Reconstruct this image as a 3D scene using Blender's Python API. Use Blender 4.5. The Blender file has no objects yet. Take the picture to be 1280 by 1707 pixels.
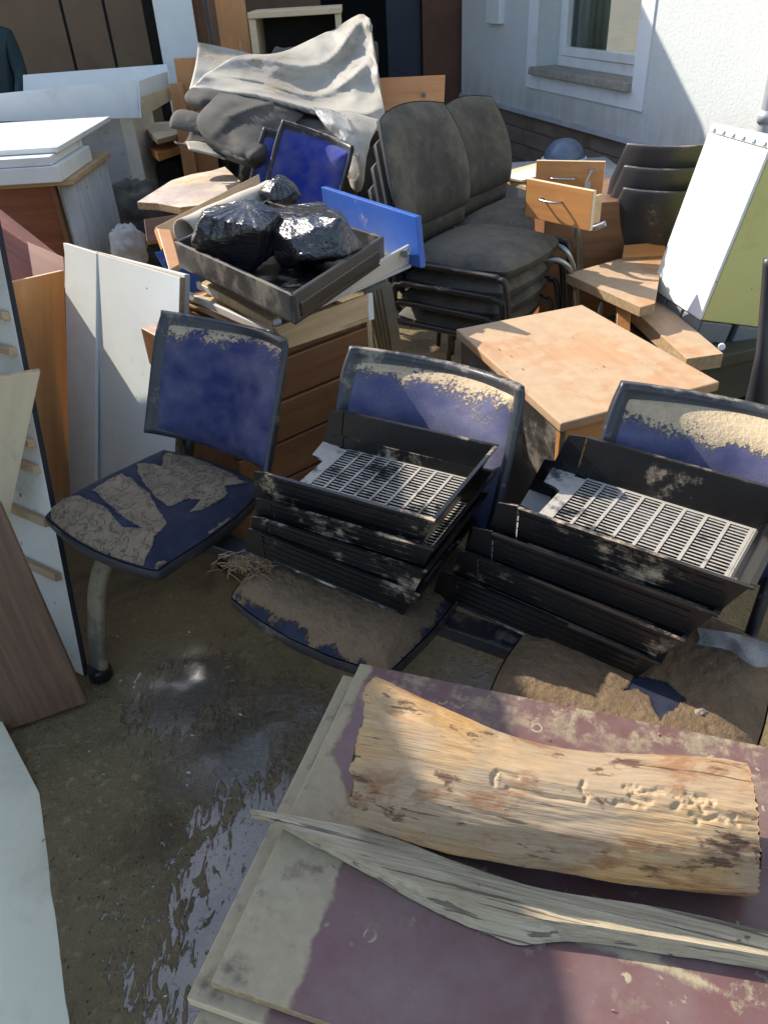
import bpy, math, random
import numpy as np
from mathutils import Vector, Matrix, noise
random.seed(7); np.random.seed(7)
sc = bpy.context.scene; COL = sc.collection

# ------------------------------------------------------------------ camera, sky, sun, exposure
F, CX, CY = 1282., 640., 853.5                       # focal length and centre, in pixels of the 1280 x 1707 photograph
PITCH, ROLL, CAM_H = math.radians(35), math.radians(3.5), 1.55
CAM = Vector((0, 0, CAM_H))
FW = Vector((0, math.cos(PITCH), -math.sin(PITCH))); R0 = Vector((1, 0, 0)); U0 = R0.cross(FW)
RT = math.cos(ROLL)*R0 - math.sin(ROLL)*U0; UP = math.sin(ROLL)*R0 + math.cos(ROLL)*U0
cd = bpy.data.cameras.new('camera'); cam = bpy.data.objects.new('camera', cd); COL.objects.link(cam)
cd.sensor_fit = 'HORIZONTAL'; cd.sensor_width = 36; cd.lens = F/1280*36; cd.clip_start = .02; cd.clip_end = 500
M = Matrix((RT, UP, -FW)).transposed().to_4x4(); M.translation = CAM; cam.matrix_world = M
sc.camera = cam
SUN_EL, SUN_AZ = math.radians(38), math.radians(143)
SUN = Vector((math.cos(SUN_EL)*math.cos(SUN_AZ), math.cos(SUN_EL)*math.sin(SUN_AZ), math.sin(SUN_EL)))
w = bpy.data.worlds.new('World'); sc.world = w; w.use_nodes = True
nt = w.node_tree; sky = nt.nodes.new('ShaderNodeTexSky'); sky.sky_type = 'NISHITA'; sky.sun_disc = False
sky.sun_elevation = SUN_EL; sky.sun_rotation = math.pi/2 - SUN_AZ; sky.air_density = 1.0; sky.dust_density = 1.2; sky.ozone_density = 1.0
nt.links.new(sky.outputs[0], nt.nodes['Background'].inputs[0]); nt.nodes['Background'].inputs[1].default_value = .15
sd = bpy.data.lights.new('sun', 'SUN'); sd.energy = 3.6; sd.angle = math.radians(.5); sd.color = (1, .93, .82)
so = bpy.data.objects.new('sun', sd); COL.objects.link(so); so.rotation_euler = SUN.to_track_quat('Z', 'Y').to_euler(); so.location = (-3, 3, 6)
vs = sc.view_settings; vs.view_transform = 'Standard'; vs.look = 'None'; vs.gamma = 1; vs.use_curve_mapping = False; vs.exposure = 1.08

# ------------------------------------------------------------------ survey helpers: photo pixel + known height / distance -> place in the yard
def ray(x, y): return FW + RT*((x-CX)/F) - UP*((y-CY)/F)
def P(x, y, z): d = ray(x, y); return CAM + d*((z-CAM_H)/d.z)
def PY(x, y, Y): d = ray(x, y); return CAM + d*(Y/d.y)
def plane(a, b, c): n = (b-a).cross(c-a).normalized(); return n, n.dot(a)
def hit(x, y, pl): d = ray(x, y); return CAM + d*((pl[1]-pl[0].dot(CAM))/pl[0].dot(d))
def V(*a): return Vector(a)
def fbm(p, o=4): return noise.fractal(Vector(p), 1.0, 2.0, o)

# ------------------------------------------------------------------ materials
MUD = (.30, .215, .13); WETMUD = (.085, .062, .038)
def mixc(t, fac, a, b):
    n = t.nodes.new('ShaderNodeMix'); n.data_type = 'RGBA'
    for s, v in ((n.inputs[0], fac), (n.inputs[6], a), (n.inputs[7], b)):
        if isinstance(v, bpy.types.NodeSocket): t.links.new(v, s)
        elif isinstance(v, (int, float)): s.default_value = v
        else: s.default_value = (*v, 1)
    return n.outputs[2]
def math_(t, op, a, b=0., c=0., clamp=False):
    n = t.nodes.new('ShaderNodeMath'); n.operation = op; n.use_clamp = clamp
    for s, v in zip(n.inputs, (a, b, c)):
        if isinstance(v, bpy.types.NodeSocket): t.links.new(v, s)
        else: s.default_value = v
    return n.outputs[0]
def step(t, x, lo, hi, a=0., b=1.):
    n = t.nodes.new('ShaderNodeMapRange'); n.interpolation_type = 'SMOOTHSTEP'; n.clamp = True
    t.links.new(x, n.inputs[0])
    for i, v in ((1, lo), (2, hi), (3, a), (4, b)):
        if isinstance(v, bpy.types.NodeSocket): t.links.new(v, n.inputs[i])
        else: n.inputs[i].default_value = v
    return n.outputs[0]
def coords(t, stretch=(1, 1, 1), seed=True):
    tc = t.nodes.new('ShaderNodeTexCoord'); m = t.nodes.new('ShaderNodeMapping'); m.inputs['Scale'].default_value = stretch
    t.links.new(tc.outputs['Object'], m.inputs[0])
    if seed:
        oi = t.nodes.new('ShaderNodeObjectInfo'); mu = t.nodes.new('ShaderNodeVectorMath'); mu.operation = 'SCALE'
        mu.inputs[0].default_value = (17, 31, 23); t.links.new(oi.outputs['Random'], mu.inputs['Scale']); t.links.new(mu.outputs[0], m.inputs['Location'])
    return m.outputs[0]
def nz(t, co, scale, detail=5., rough=.6, dist=0.):
    n = t.nodes.new('ShaderNodeTexNoise'); t.links.new(co, n.inputs['Vector'])
    n.inputs['Scale'].default_value = scale; n.inputs['Detail'].default_value = detail; n.inputs['Roughness'].default_value = rough; n.inputs['Distortion'].default_value = dist
    return n.outputs['Fac']
def attr(t, name): n = t.nodes.new('ShaderNodeAttribute'); n.attribute_name = name; return n.outputs['Fac']
def new_mat(name):
    m = bpy.data.materials.new(name); m.use_nodes = True; t = m.node_tree
    return m, t, t.nodes['Principled BSDF']
def put(t, b, key, v):
    if isinstance(v, bpy.types.NodeSocket): t.links.new(v, b.inputs[key])
    elif isinstance(v, tuple): b.inputs[key].default_value = (*v, 1)
    else: b.inputs[key].default_value = v
def bump(t, b, h, strength=.3, dist=.01):
    n = t.nodes.new('ShaderNodeBump'); n.inputs['Strength'].default_value = strength; n.inputs['Distance'].default_value = dist
    t.links.new(h, n.inputs['Height']); t.links.new(n.outputs[0], b.inputs['Normal'])
def mat(name, c1, c2=None, rough=.5, metal=0., scale=6., stretch=(1, 1, 1), mud=.3, mudscale=4., mudcol=MUD, up=.0, bmp=.15, var=.5, spots=0., spec=.5, fine=120., soft=.10):
    """two-tone surface + irregular dried-mud cover; mud 0..1 = share covered, up = extra on faces that look up"""
    m, t, b = new_mat(name); co = coords(t, stretch); cu = coords(t)
    c2 = c2 or tuple(v*.8 for v in c1)
    g = nz(t, co, scale, 6, .65, .3)
    col = mixc(t, step(t, g, .5-var*.35, .5+var*.35), c1, c2)
    n1 = nz(t, cu, mudscale, 9, .68); n2 = nz(t, cu, mudscale*7, 6, .7)
    f = math_(t, 'ADD', math_(t, 'MULTIPLY', n1, .75), math_(t, 'MULTIPLY', n2, .25))
    if up:
        ge = t.nodes.new('ShaderNodeNewGeometry'); sp = t.nodes.new('ShaderNodeSeparateXYZ'); t.links.new(ge.outputs['Normal'], sp.inputs[0])
        f = math_(t, 'ADD', f, math_(t, 'MULTIPLY', math_(t, 'MAXIMUM', sp.outputs[2], 0.), up*.2))
    th = .70 - .4*mud
    k = step(t, f, th-(soft-.1)*.5, th+.10+(soft-.1)*.5) if mud > 0 else None
    haze = step(t, nz(t, cu, mudscale*.6, 5, .6), .35, .75, 0, min(.75, mud*.7)*(1 if max(c1) > .06 else .35))
    col = mixc(t, haze, col, tuple(.5*a+.5*c for a, c in zip(mudcol, c1)))
    gr_ = step(t, nz(t, cu, 2.7, 9, .72, .6), .48, .78, 0, .42); col = mixc(t, gr_, col, tuple(a*.45*c**.3 for a, c in zip(c1, mudcol)))
    mc = mixc(t, n2, tuple(v*.75 for v in mudcol), tuple(min(1, v*1.25) for v in mudcol))
    r = rough
    if k is not None:
        col = mixc(t, k, col, mc); r = math_(t, 'ADD', rough, math_(t, 'MULTIPLY', k, max(0, .85-rough)))
        if metal: put(t, b, 'Metallic', math_(t, 'MULTIPLY', math_(t, 'SUBTRACT', 1., k), metal))
    elif metal: put(t, b, 'Metallic', metal)
    if spots:
        s = step(t, nz(t, cu, 45, 3, .5), .78-.09*spots, .80-.09*spots); col = mixc(t, s, col, (.07, .05, .03))
    put(t, b, 'Base Color', col); put(t, b, 'Roughness', r); put(t, b, 'Specular IOR Level', spec)
    h = math_(t, 'ADD', math_(t, 'MULTIPLY', nz(t, co, fine, 3, .6), .25), math_(t, 'MULTIPLY', k, .8) if k is not None else 0.)
    bump(t, b, h, bmp, .006)
    return m
LX = (.35, 6, 6)                                     # wood grain runs along a board's local x
W = {}
W['beech'] = mat('beech_veneer', (.56, .255, .085), (.47, .20, .06), .45, scale=5, stretch=LX, mud=.18, up=.2, spots=.4)
W['beech_dirty'] = mat('muddy_beech_veneer', (.48, .265, .13), (.40, .20, .09), .5, scale=5, stretch=LX, mud=.62, mudscale=3.2, mudcol=(.42, .29, .175), up=.2, bmp=.1)
W['pine'] = mat('pale_raw_wood', (.52, .36, .19), (.40, .26, .13), .7, scale=7, stretch=LX, mud=.32)
W['cream'] = mat('cream_board', (.62, .50, .32), (.55, .43, .27), .6, scale=3, stretch=LX, mud=.22, spots=.5)
W['edge'] = mat('chipboard_edge', (.42, .29, .15), (.28, .18, .09), .9, scale=60, mud=.35, bmp=.4)
W['red'] = mat('mahogany_veneer', (.26, .075, .032), (.16, .045, .022), .4, scale=5, stretch=LX, mud=.25, up=.2)
W['brown'] = mat('dark_brown_veneer', (.155, .066, .026), (.075, .032, .013), .45, scale=6, stretch=(.5, 9, 9), mud=.14, up=.1)
W['cabbrown'] = mat('brown_cabinet_veneer', (.22, .10, .042), (.15, .065, .028), .45, scale=5, stretch=LX, mud=.2)
W['taupe'] = mat('taupe_cabinet_back', (.165, .105, .06), (.145, .092, .052), .8, scale=3, mud=.22, mudcol=(.19, .13, .08), fine=300)
W['white'] = mat('white_laminate', (.74, .76, .74), (.67, .69, .66), .38, scale=2, mud=.24, mudscale=3.4, mudcol=(.52, .47, .37), spots=.25, bmp=.06)
W['whitedirty'] = mat('dirty_white_laminate', (.70, .66, .54), (.62, .57, .45), .5, scale=2, mud=.34, mudcol=(.40, .33, .23), spots=.8)
W['greywhite'] = mat('grey_white_board', (.46, .46, .44), (.38, .38, .36), .6, scale=3, mud=.3, mudcol=(.33, .27, .19), spots=.9)
W['greenbin'] = mat('yellow_green_plastic', (.60, .56, .21), (.53, .50, .17), .45, scale=2, mud=.16, mudcol=(.12, .10, .05), spots=.3)
W['grey'] = mat('grey_plastic', (.17, .185, .19), (.14, .15, .155), .5, mud=.25)
W['blueboard'] = mat('blue_laminate', (.025, .11, .44), (.02, .085, .37), .33, scale=3, mud=.38, mudcol=(.28, .27, .28), bmp=.08)
W['blackplastic'] = mat('black_plastic', (.006, .006, .0075), (.009, .009, .010), .30, mud=.26, mudscale=6.5, up=.22, mudcol=(.40, .32, .22), bmp=.2, spec=.4)
W['crate'] = mat('muddy_black_crate', (.02, .02, .022), (.035, .033, .03), .45, mud=.45, mudscale=3, mudcol=(.13, .11, .085))
W['darkplastic'] = mat('dark_chair_shell', (.03, .031, .036), (.042, .043, .048), .4, mud=.3, mudscale=4, up=.5, mudcol=(.22, .18, .13), bmp=.1)
W['shell'] = mat('slate_seat_shell', (.022, .023, .028), (.034, .035, .040), .42, mud=.36, mudscale=7, mudcol=(.24, .205, .16), up=.3, bmp=.15)
W['chrome'] = mat('grey_tube_metal', (.42, .43, .44), (.36, .37, .38), .32, metal=.8, mud=.25, mudcol=(.25, .2, .14))
W['blacktube'] = mat('black_tube', (.010, .010, .011), (.016, .016, .016), .42, mud=.2, mudscale=9, up=.3, mudcol=(.33, .29, .23))
W['blackfab'] = mat('black_upholstery', (.020, .020, .019), (.034, .033, .030), .8, mud=.44, mudscale=2.6, mudcol=(.125, .11, .08), soft=.32, up=.5, bmp=.25, fine=260)
W['runner'] = mat('cream_metal_runner', (.62, .60, .54), (.55, .52, .45), .35, mud=.3, mudcol=(.33, .25, .16))
W['plaster'] = mat('rough_plaster', (.66, .67, .64), (.60, .61, .58), .92, scale=1.2, mud=.06, mudcol=(.40, .36, .28), bmp=.6, fine=70)
W['band'] = mat('smooth_plaster_band', (.74, .76, .76), (.70, .72, .72), .85, scale=2, mud=.05, mudcol=(.4, .35, .28))
W['plinth'] = mat('plinth_siding', (.22, .17, .135), (.15, .115, .09), .8, scale=4, stretch=(.6, 3, 6), mud=.35, mudcol=(.12, .09, .06))
W['concretesill'] = mat('concrete_sill', (.30, .28, .23), (.22, .20, .16), .9, scale=14, mud=.3, bmp=.4)
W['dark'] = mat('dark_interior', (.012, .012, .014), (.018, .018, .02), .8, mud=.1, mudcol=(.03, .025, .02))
W['navy'] = mat('navy_door', (.02, .028, .045), (.016, .022, .036), .6, mud=.15, mudcol=(.05, .045, .035))
W['rust'] = mat('red_brown_door', (.15, .058, .028), (.10, .04, .02), .7, scale=3, mud=.25, mudcol=(.10, .07, .045))
W['carpet'] = mat('grey_beige_lino', (.40, .37, .31), (.29, .27, .23), .7, scale=3.5, mud=.42, mudscale=3.5, mudcol=(.27, .22, .155), bmp=.4, fine=60)
W['carpetback'] = mat('dark_grey_felt_backing', (.045, .042, .037), (.085, .078, .068), .95, scale=4, mud=.3, mudcol=(.16, .14, .11), bmp=.6, fine=90)
W['card'] = mat('cardboard_roll', (.50, .45, .37), (.44, .39, .31), .8, mud=.25)
W['rotcard'] = mat('broken_board_face', (.36, .29, .26), (.62, .52, .40), .9, scale=5, mud=.45, mudcol=(.5, .38, .24), bmp=.5)
W['paper'] = mat('crumpled_paper', (.60, .57, .52), (.5, .46, .4), .9, mud=.3)
W['slatgrey'] = mat('grey_slat', (.20, .215, .20), (.15, .16, .15), .5, mud=.35)
W['helmet'] = mat('slate_blue_plastic', (.13, .18, .26), (.11, .15, .22), .3, mud=.35, mudcol=(.25, .26, .27))
W['jacket'] = mat('dark_teal_cloth', (.012, .03, .036), (.02, .04, .045), .9, mud=0, bmp=.3)
W['skin'] = mat('skin', (.50, .26, .17), (.45, .22, .14), .5, mud=0)
W['trouser'] = mat('navy_cloth', (.02, .024, .04), (.03, .035, .05), .9, mud=.2)
W['hair'] = mat('dark_hair', (.02, .015, .01), None, .6, mud=0)
W['stone'] = mat('grey_brown_stone', (.25, .20, .15), (.18, .14, .10), .8, scale=20, mud=.4)
W['straw'] = mat('dry_straw', (.34, .22, .10), (.20, .12, .05), .8, scale=20, mud=.2)
W['zinc'] = mat('pale_trim_metal', (.50, .52, .55), (.42, .44, .47), .4, metal=.3, mud=.25, mudcol=(.3, .26, .2))
W['darkmud'] = mat('mud_caked_dark_panel', (.035, .035, .022), (.06, .058, .035), .6, scale=4, mud=.5, mudcol=(.085, .078, .045))
W['legmetal'] = mat('mud_caked_leg', (.10, .09, .07), (.05, .045, .04), .5, mud=.62, mudscale=6, mudcol=(.20, .15, .085))
W['ivory'] = mat('ivory_laminate', (.90, .86, .62), (.87, .82, .58), .42, scale=1.5, mud=.08, mudcol=(.5, .46, .34), bmp=.05)
def m_plaster():
    m, t, b = new_mat('flood_stained_plaster'); co = coords(t, seed=False); tc = t.nodes.new('ShaderNodeTexCoord'); sp = t.nodes.new('ShaderNodeSeparateXYZ'); t.links.new(tc.outputs['Object'], sp.inputs[0]); z = sp.outputs[2]
    st = nz(t, coords(t, (3, 3, .35), seed=False), 3, 7, .65, .3); n = nz(t, co, 5, 8, .7); g = nz(t, co, 55, 5, .7)
    c = mixc(t, n, (.55, .57, .56), (.62, .64, .62)); c = mixc(t, step(t, g, .35, .7, 0, .3), c, (.45, .465, .45))
    line = step(t, math_(t, 'ADD', z, math_(t, 'MULTIPLY', math_(t, 'SUBTRACT', n, .5), .35)),   .52, .85, .55, 0); c = mixc(t, math_(t, 'MULTIPLY', line, step(t, st, .3, .7, .25, 1)), c, (.30, .27, .215))
    c = mixc(t, step(t, st, .64, .82, 0, .3), c, (.36, .36, .32)); put(t, b, 'Base Color', c); b.inputs['Roughness'].default_value = .93; bump(t, b, g, .5, .010); return m
W['plaster'] = m_plaster()
W['shade_roof'] = mat('grey_roof_sheet', (.25, .25, .25), None, .6, mud=0)

def m_bag():
    m, t, b = new_mat('black_plastic_film'); co = coords(t, (1, 1, 1)); cs = coords(t, (2, 14, 14))
    put(t, b, 'Base Color', (.022, .022, .024)); b.inputs['Roughness'].default_value = .20; b.inputs['Specular IOR Level'].default_value = .8
    h = math_(t, 'ADD', nz(t, cs, 3.5, 3, .5, 1.5), math_(t, 'MULTIPLY', nz(t, co, 30, 3, .5, 1.5), .4)); bump(t, b, h, .5, .012); return m
W['bag'] = m_bag()
def m_fabric(name, base, mudc, soft=.9, crack=.0):
    m, t, b = new_mat(name); co = coords(t); a = attr(t, 'mud'); du = attr(t, 'dust')
    n = nz(t, co, 60, 6, .7); fine = nz(t, co, 500, 2, .6)
    blue = mixc(t, fine, tuple(v*.7 for v in base), tuple(v*1.35 for v in base))
    dusty = mixc(t, math_(t, 'MULTIPLY', du, step(t, nz(t, co, 170, 4, .75), .1, .9, .45, .9), 0, True), blue, (.24, .225, .28))
    k = step(t, math_(t, 'ADD', a, math_(t, 'MULTIPLY', math_(t, 'SUBTRACT', nz(t, co, 130, 5, .7), .5), soft)), .40, .60)
    mc = mixc(t, n, tuple(v*.72 for v in mudc), tuple(v*1.3 for v in mudc))
    fis = step(t, math_(t, 'ABSOLUTE', math_(t, 'SUBTRACT', nz(t, co, 21, 4, .6, .9), .5)), .0, .022, crack, 0); mc = mixc(t, fis, mc, tuple(v*.28 for v in mudc))
    mc = mixc(t, step(t, nz(t, co, 12, 6, .7), .42, .66, 0, .45 if crack else .3), mc, tuple(v*.55 for v in mudc))
    put(t, b, 'Base Color', mixc(t, k, dusty, mc))
    put(t, b, 'Roughness', step(t, math_(t, 'MULTIPLY', k, nz(t, co, 9, 4, .6)), .30, .60, .85, .38 if mudc[0] < .25 else .85))
    b.inputs['Sheen Weight'].default_value = .03; b.inputs['Specular IOR Level'].default_value = .35
    h = math_(t, 'ADD', math_(t, 'MULTIPLY', fine, .2), math_(t, 'MULTIPLY', k, math_(t, 'SUBTRACT', math_(t, 'ADD', .35, nz(t, co, 120, 5, .65)), fis))); bump(t, b, h, .85, .006); return m
BLUE = (.018, .025, .10)
W['seatfab'] = m_fabric('blue_upholstery_wet_mud', (.0065, .010, .026), (.225, .160, .095), .9, .7)
W['seatfab_wet'] = m_fabric('blue_upholstery_thick_mud', (.0065, .010, .026), (.175, .112, .056), 1.1, .12)
W['backfab'] = m_fabric('blue_upholstery_dry_mud', BLUE, (.50, .385, .24), 1.9)
W['brightfab'] = m_fabric('bright_blue_upholstery', (.012, .03, .26), (.3, .26, .2), 1.5)

def m_ground():
    m, t, b = new_mat('wet_muddy_concrete'); co = coords(t, seed=False)
    big = nz(t, co, 1.3, 4, .55); mid = nz(t, co, 8, 7, .65, .4); fine = nz(t, co, 130, 5, .7); grit = nz(t, co, 45, 6, .7, .3)
    st = coords(t, (1.5, .55, 1), seed=False); isl = nz(t, st, 30, 5, .6, 1.0); gl = attr(t, 'glob'); po = attr(t, 'pool')
    c = mixc(t, mid, (.125, .086, .034), (.26, .195, .092)); c = mixc(t, step(t, grit, .50, .72), c, (.36, .28, .145))
    c = mixc(t, step(t, fine, .66, .74), c, (.21, .185, .13)); c = mixc(t, step(t, big, .35, .65, 0, .8), c, (.16, .112, .048)); c = mixc(t, math_(t, 'MULTIPLY', gl, .9), c, (.085, .052, .02))
    vo = t.nodes.new('ShaderNodeTexVoronoi'); vo.inputs['Scale'].default_value = 95; vo.inputs['Randomness'].default_value = 1; t.links.new(co, vo.inputs['Vector']); cell = t.nodes.new('ShaderNodeSeparateColor'); t.links.new(vo.outputs['Color'], cell.inputs[0])
    peb = math_(t, 'MULTIPLY', step(t, vo.outputs['Distance'], .18, .34, 1, 0), step(t, cell.outputs[0], .72, .76)); c = mixc(t, math_(t, 'MULTIPLY', peb, .8), c, mixc(t, cell.outputs[1], (.05, .04, .025), (.36, .31, .22)))
    c = mixc(t, step(t, nz(t, co, 3.2, 6, .65, .5), .50, .66, 0, .75), c, (.075, .05, .02))
    f = math_(t, 'ADD', math_(t, 'MULTIPLY', isl, 1.0), math_(t, 'ADD', math_(t, 'MULTIPLY', big, .15), math_(t, 'MULTIPLY', po, .42)))
    wet = step(t, f, .72, .79)
    put(t, b, 'Base Color', mixc(t, math_(t, 'MULTIPLY', wet, .6), c, (.035, .03, .018)))
    put(t, b, 'Roughness', math_(t, 'SUBTRACT', step(t, grit, .3, .7, .30, .60), math_(t, 'ADD', math_(t, 'MULTIPLY', wet, .27), math_(t, 'MULTIPLY', gl, .42)), 0, True))
    put(t, b, 'Specular IOR Level', math_(t, 'ADD', .35, math_(t, 'MAXIMUM', math_(t, 'MULTIPLY', wet, .6), math_(t, 'MULTIPLY', gl, 1.0))))
    dry = math_(t, 'SUBTRACT', 1., math_(t, 'MULTIPLY', wet, .9))
    h = math_(t, 'ADD', math_(t, 'MULTIPLY', math_(t, 'ADD', math_(t, 'ADD', math_(t, 'MULTIPLY', peb, .5), math_(t, 'MULTIPLY', fine, .35)), math_(t, 'MULTIPLY', grit, .8)), dry), math_(t, 'MULTIPLY', nz(t, co, 75, 6, .65, .5), math_(t, 'MULTIPLY', gl, 1.6)))
    bump(t, b, h, 1.0, .014); put(t, b, 'Coat Weight', math_(t, 'MAXIMUM', math_(t, 'MULTIPLY', wet, .8), math_(t, 'MULTIPLY', gl, .7))); b.inputs['Coat Roughness'].default_value = .2; return m
W['ground'] = m_ground()

def m_maroon(name, pattern=True):
    m, t, b = new_mat(name); co = coords(t, seed=False)
    tc = t.nodes.new('ShaderNodeTexCoord'); sp = t.nodes.new('ShaderNodeSeparateXYZ'); t.links.new(tc.outputs['Object'], sp.inputs[0]); x, y = sp.outputs[0], sp.outputs[1]
    n1 = nz(t, co, 14, 7, .68); n2 = nz(t, co, 45, 6, .7); big = nz(t, co, 4, 3, .5); weave = nz(t, co, 600, 2, .5)
    c = mixc(t, big, (.095, .020, .022), (.135, .034, .030)); c = mixc(t, math_(t, 'MULTIPLY', weave, .35), c, (.14, .07, .072))
    film = step(t, nz(t, co, 6, 8, .7), .35, .70, .30, .82); c = mixc(t, film, c, (.175, .128, .112))
    pale = mixc(t, n2, (.22, .175, .10), (.42, .35, .225)); pale = mixc(t, step(t, n1, .52, .70), pale, (.13, .105, .065))
    # dried-mud margin along the left end, wide on the near half; a pale streak across the middle; splashes
    wj = math_(t, 'MULTIPLY', math_(t, 'SUBTRACT', n1, .5), .05)
    edge = math_(t, 'ADD', math_(t, 'SUBTRACT', x, step(t, y, .18, .34, .022, .105)), wj)
    k1 = step(t, edge, -.004, .006, 1, 0)
    cen = math_(t, 'ABSOLUTE', math_(t, 'SUBTRACT', y, math_(t, 'ADD', .305, math_(t, 'MULTIPLY', x, .16))))
    k2 = step(t, math_(t, 'ADD', math_(t, 'SUBTRACT', cen, math_(t, 'SUBTRACT', .034, math_(t, 'MULTIPLY', x, .055))), wj), -.002, .008, 1, 0)
    k3 = math_(t, 'MULTIPLY', step(t, math_(t, 'ADD', n1, math_(t, 'MULTIPLY', n2, .5)), .83, .92), step(t, math_(t, 'ABSOLUTE', math_(t, 'SUBTRACT', y, .37)), .02, .10, 1, .12))
    k4 = math_(t, 'MULTIPLY', step(t, math_(t, 'ADD', n1, math_(t, 'MULTIPLY', n2, .5)), .70, .90), step(t, y, .0, .16, 1, 0))
    vo = t.nodes.new('ShaderNodeTexVoronoi'); vo.inputs['Scale'].default_value = 17; t.links.new(co, vo.inputs['Vector'])
    k5 = math_(t, 'MULTIPLY', math_(t, 'MULTIPLY', step(t, vo.outputs['Distance'], .10, .125), step(t, vo.outputs['Distance'], .15, .19, 1, 0)), step(t, nz(t, co, 60, 2, .5), .46, .50))
    scr = step(t, nz(t, coords(t, (2, 60, 1), seed=False), 5, 3, .5, .4), .70, .73, 0, .45); scr2 = step(t, nz(t, coords(t, (50, 3, 1), seed=False), 4, 3, .5, .4), .72, .75, 0, .4)
    k = math_(t, 'MAXIMUM', k1, math_(t, 'MAXIMUM', scr, scr2))
    for q in (k2, k3, k4, k5): k = math_(t, 'MAXIMUM', k, q)
    put(t, b, 'Base Color', mixc(t, k, c, pale)); put(t, b, 'Roughness', math_(t, 'ADD', .42, math_(t, 'MULTIPLY', k, .42)))
    bump(t, b, math_(t, 'ADD', math_(t, 'MULTIPLY', k, .7), math_(t, 'MULTIPLY', n2, .25)), .35, .004); return m
W['maroon'] = m_maroon('maroon_film_faced_plywood')
def m_log():
    m, t, b = new_mat('debarked_trunk'); co = coords(t, (.8, 7, 7), seed=False); cu = coords(t, seed=False); sf = coords(t, (1, 2.2, 2.2), seed=False)
    g = nz(t, co, 9, 7, .62, .25); s = nz(t, sf, 8, 8, .7, .5); d = nz(t, sf, 13, 7, .68, .3)
    c = mixc(t, step(t, g, .3, .7), (.44, .235, .075), (.60, .38, .155))
    c = mixc(t, step(t, nz(t, cu, 5, 4, .5), .40, .62, 0, .8), c, (.30, .245, .175))
    c = mixc(t, step(t, s, .50, .64, 0, .85), c, (.22, .085, .028)); c = mixc(t, step(t, d, .57, .64, 0, .95), c, (.055, .02, .012))
    gr = attr(t, 'groove'); c = mixc(t, math_(t, 'MULTIPLY', gr, .6), c, (.55, .40, .23))
    put(t, b, 'Base Color', c); b.inputs['Roughness'].default_value = .66
    fib = nz(t, coords(t, (1.2, 45, 45), seed=False), 7, 5, .6, .3); crk = step(t, nz(t, coords(t, (.5, 16, 16), seed=False), 8, 4, .55, .5), .66, .69)
    c2 = mixc(t, step(t, fib, .35, .7, 0, .5), c, (.30, .17, .07)); c2 = mixc(t, math_(t, 'MULTIPLY', crk, .85), c2, (.06, .035, .018)); put(t, b, 'Base Color', c2)
    bump(t, b, math_(t, 'SUBTRACT', math_(t, 'ADD', math_(t, 'MULTIPLY', g, .5), math_(t, 'MULTIPLY', fib, .7)), crk), .6, .005); return m
W['log'] = m_log()
def m_weather():
    m, t, b = new_mat('weathered_grey_wood'); co = coords(t, (.55, 9, 9), seed=False); cu = coords(t, seed=False)
    g = nz(t, co, 10, 8, .65, .5); cr = nz(t, coords(t, (.25, 12, 12), seed=False), 9, 4, .5, .8)
    c = mixc(t, step(t, g, .3, .7), (.36, .29, .185), (.56, .465, .31)); c = mixc(t, step(t, nz(t, cu, 4, 4, .5), .5, .7, 0, .6), c, (.40, .33, .20))
    k = step(t, cr, .60, .66); c = mixc(t, math_(t, 'MULTIPLY', k, .75), c, (.07, .055, .04)); c = mixc(t, step(t, nz(t, cu, 30, 4, .6), .66, .72), c, (.10, .08, .06))
    fib = nz(t, coords(t, (1.0, 50, 50), seed=False), 7, 5, .6, .4); c = mixc(t, step(t, fib, .38, .68, 0, .35), c, (.20, .155, .095)); put(t, b, 'Base Color', c); b.inputs['Roughness'].default_value = .85
    bump(t, b, math_(t, 'SUBTRACT', math_(t, 'ADD', math_(t, 'MULTIPLY', g, .6), math_(t, 'MULTIPLY', fib, .6)), math_(t, 'MULTIPLY', k, .9)), .8, .006); return m
W['weather'] = m_weather()
def m_glass():
    m, t, b = new_mat('window_glass'); b.inputs['Base Color'].default_value = (.8, .85, .82, 1); b.inputs['Roughness'].default_value = .02
    b.inputs['Transmission Weight'].default_value = 1; b.inputs['IOR'].default_value = 1.45; return m
W['glass'] = m_glass()
def m_film():
    m, t, b = new_mat('clear_plastic_film'); b.inputs['Base Color'].default_value = (.85, .86, .84, 1); b.inputs['Roughness'].default_value = .18
    b.inputs['Transmission Weight'].default_value = .8; b.inputs['IOR'].default_value = 1.2
    bump(t, b, nz(t, coords(t), 30, 5, .6, .6), .8, .01); return m
W['film'] = m_film()

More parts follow.
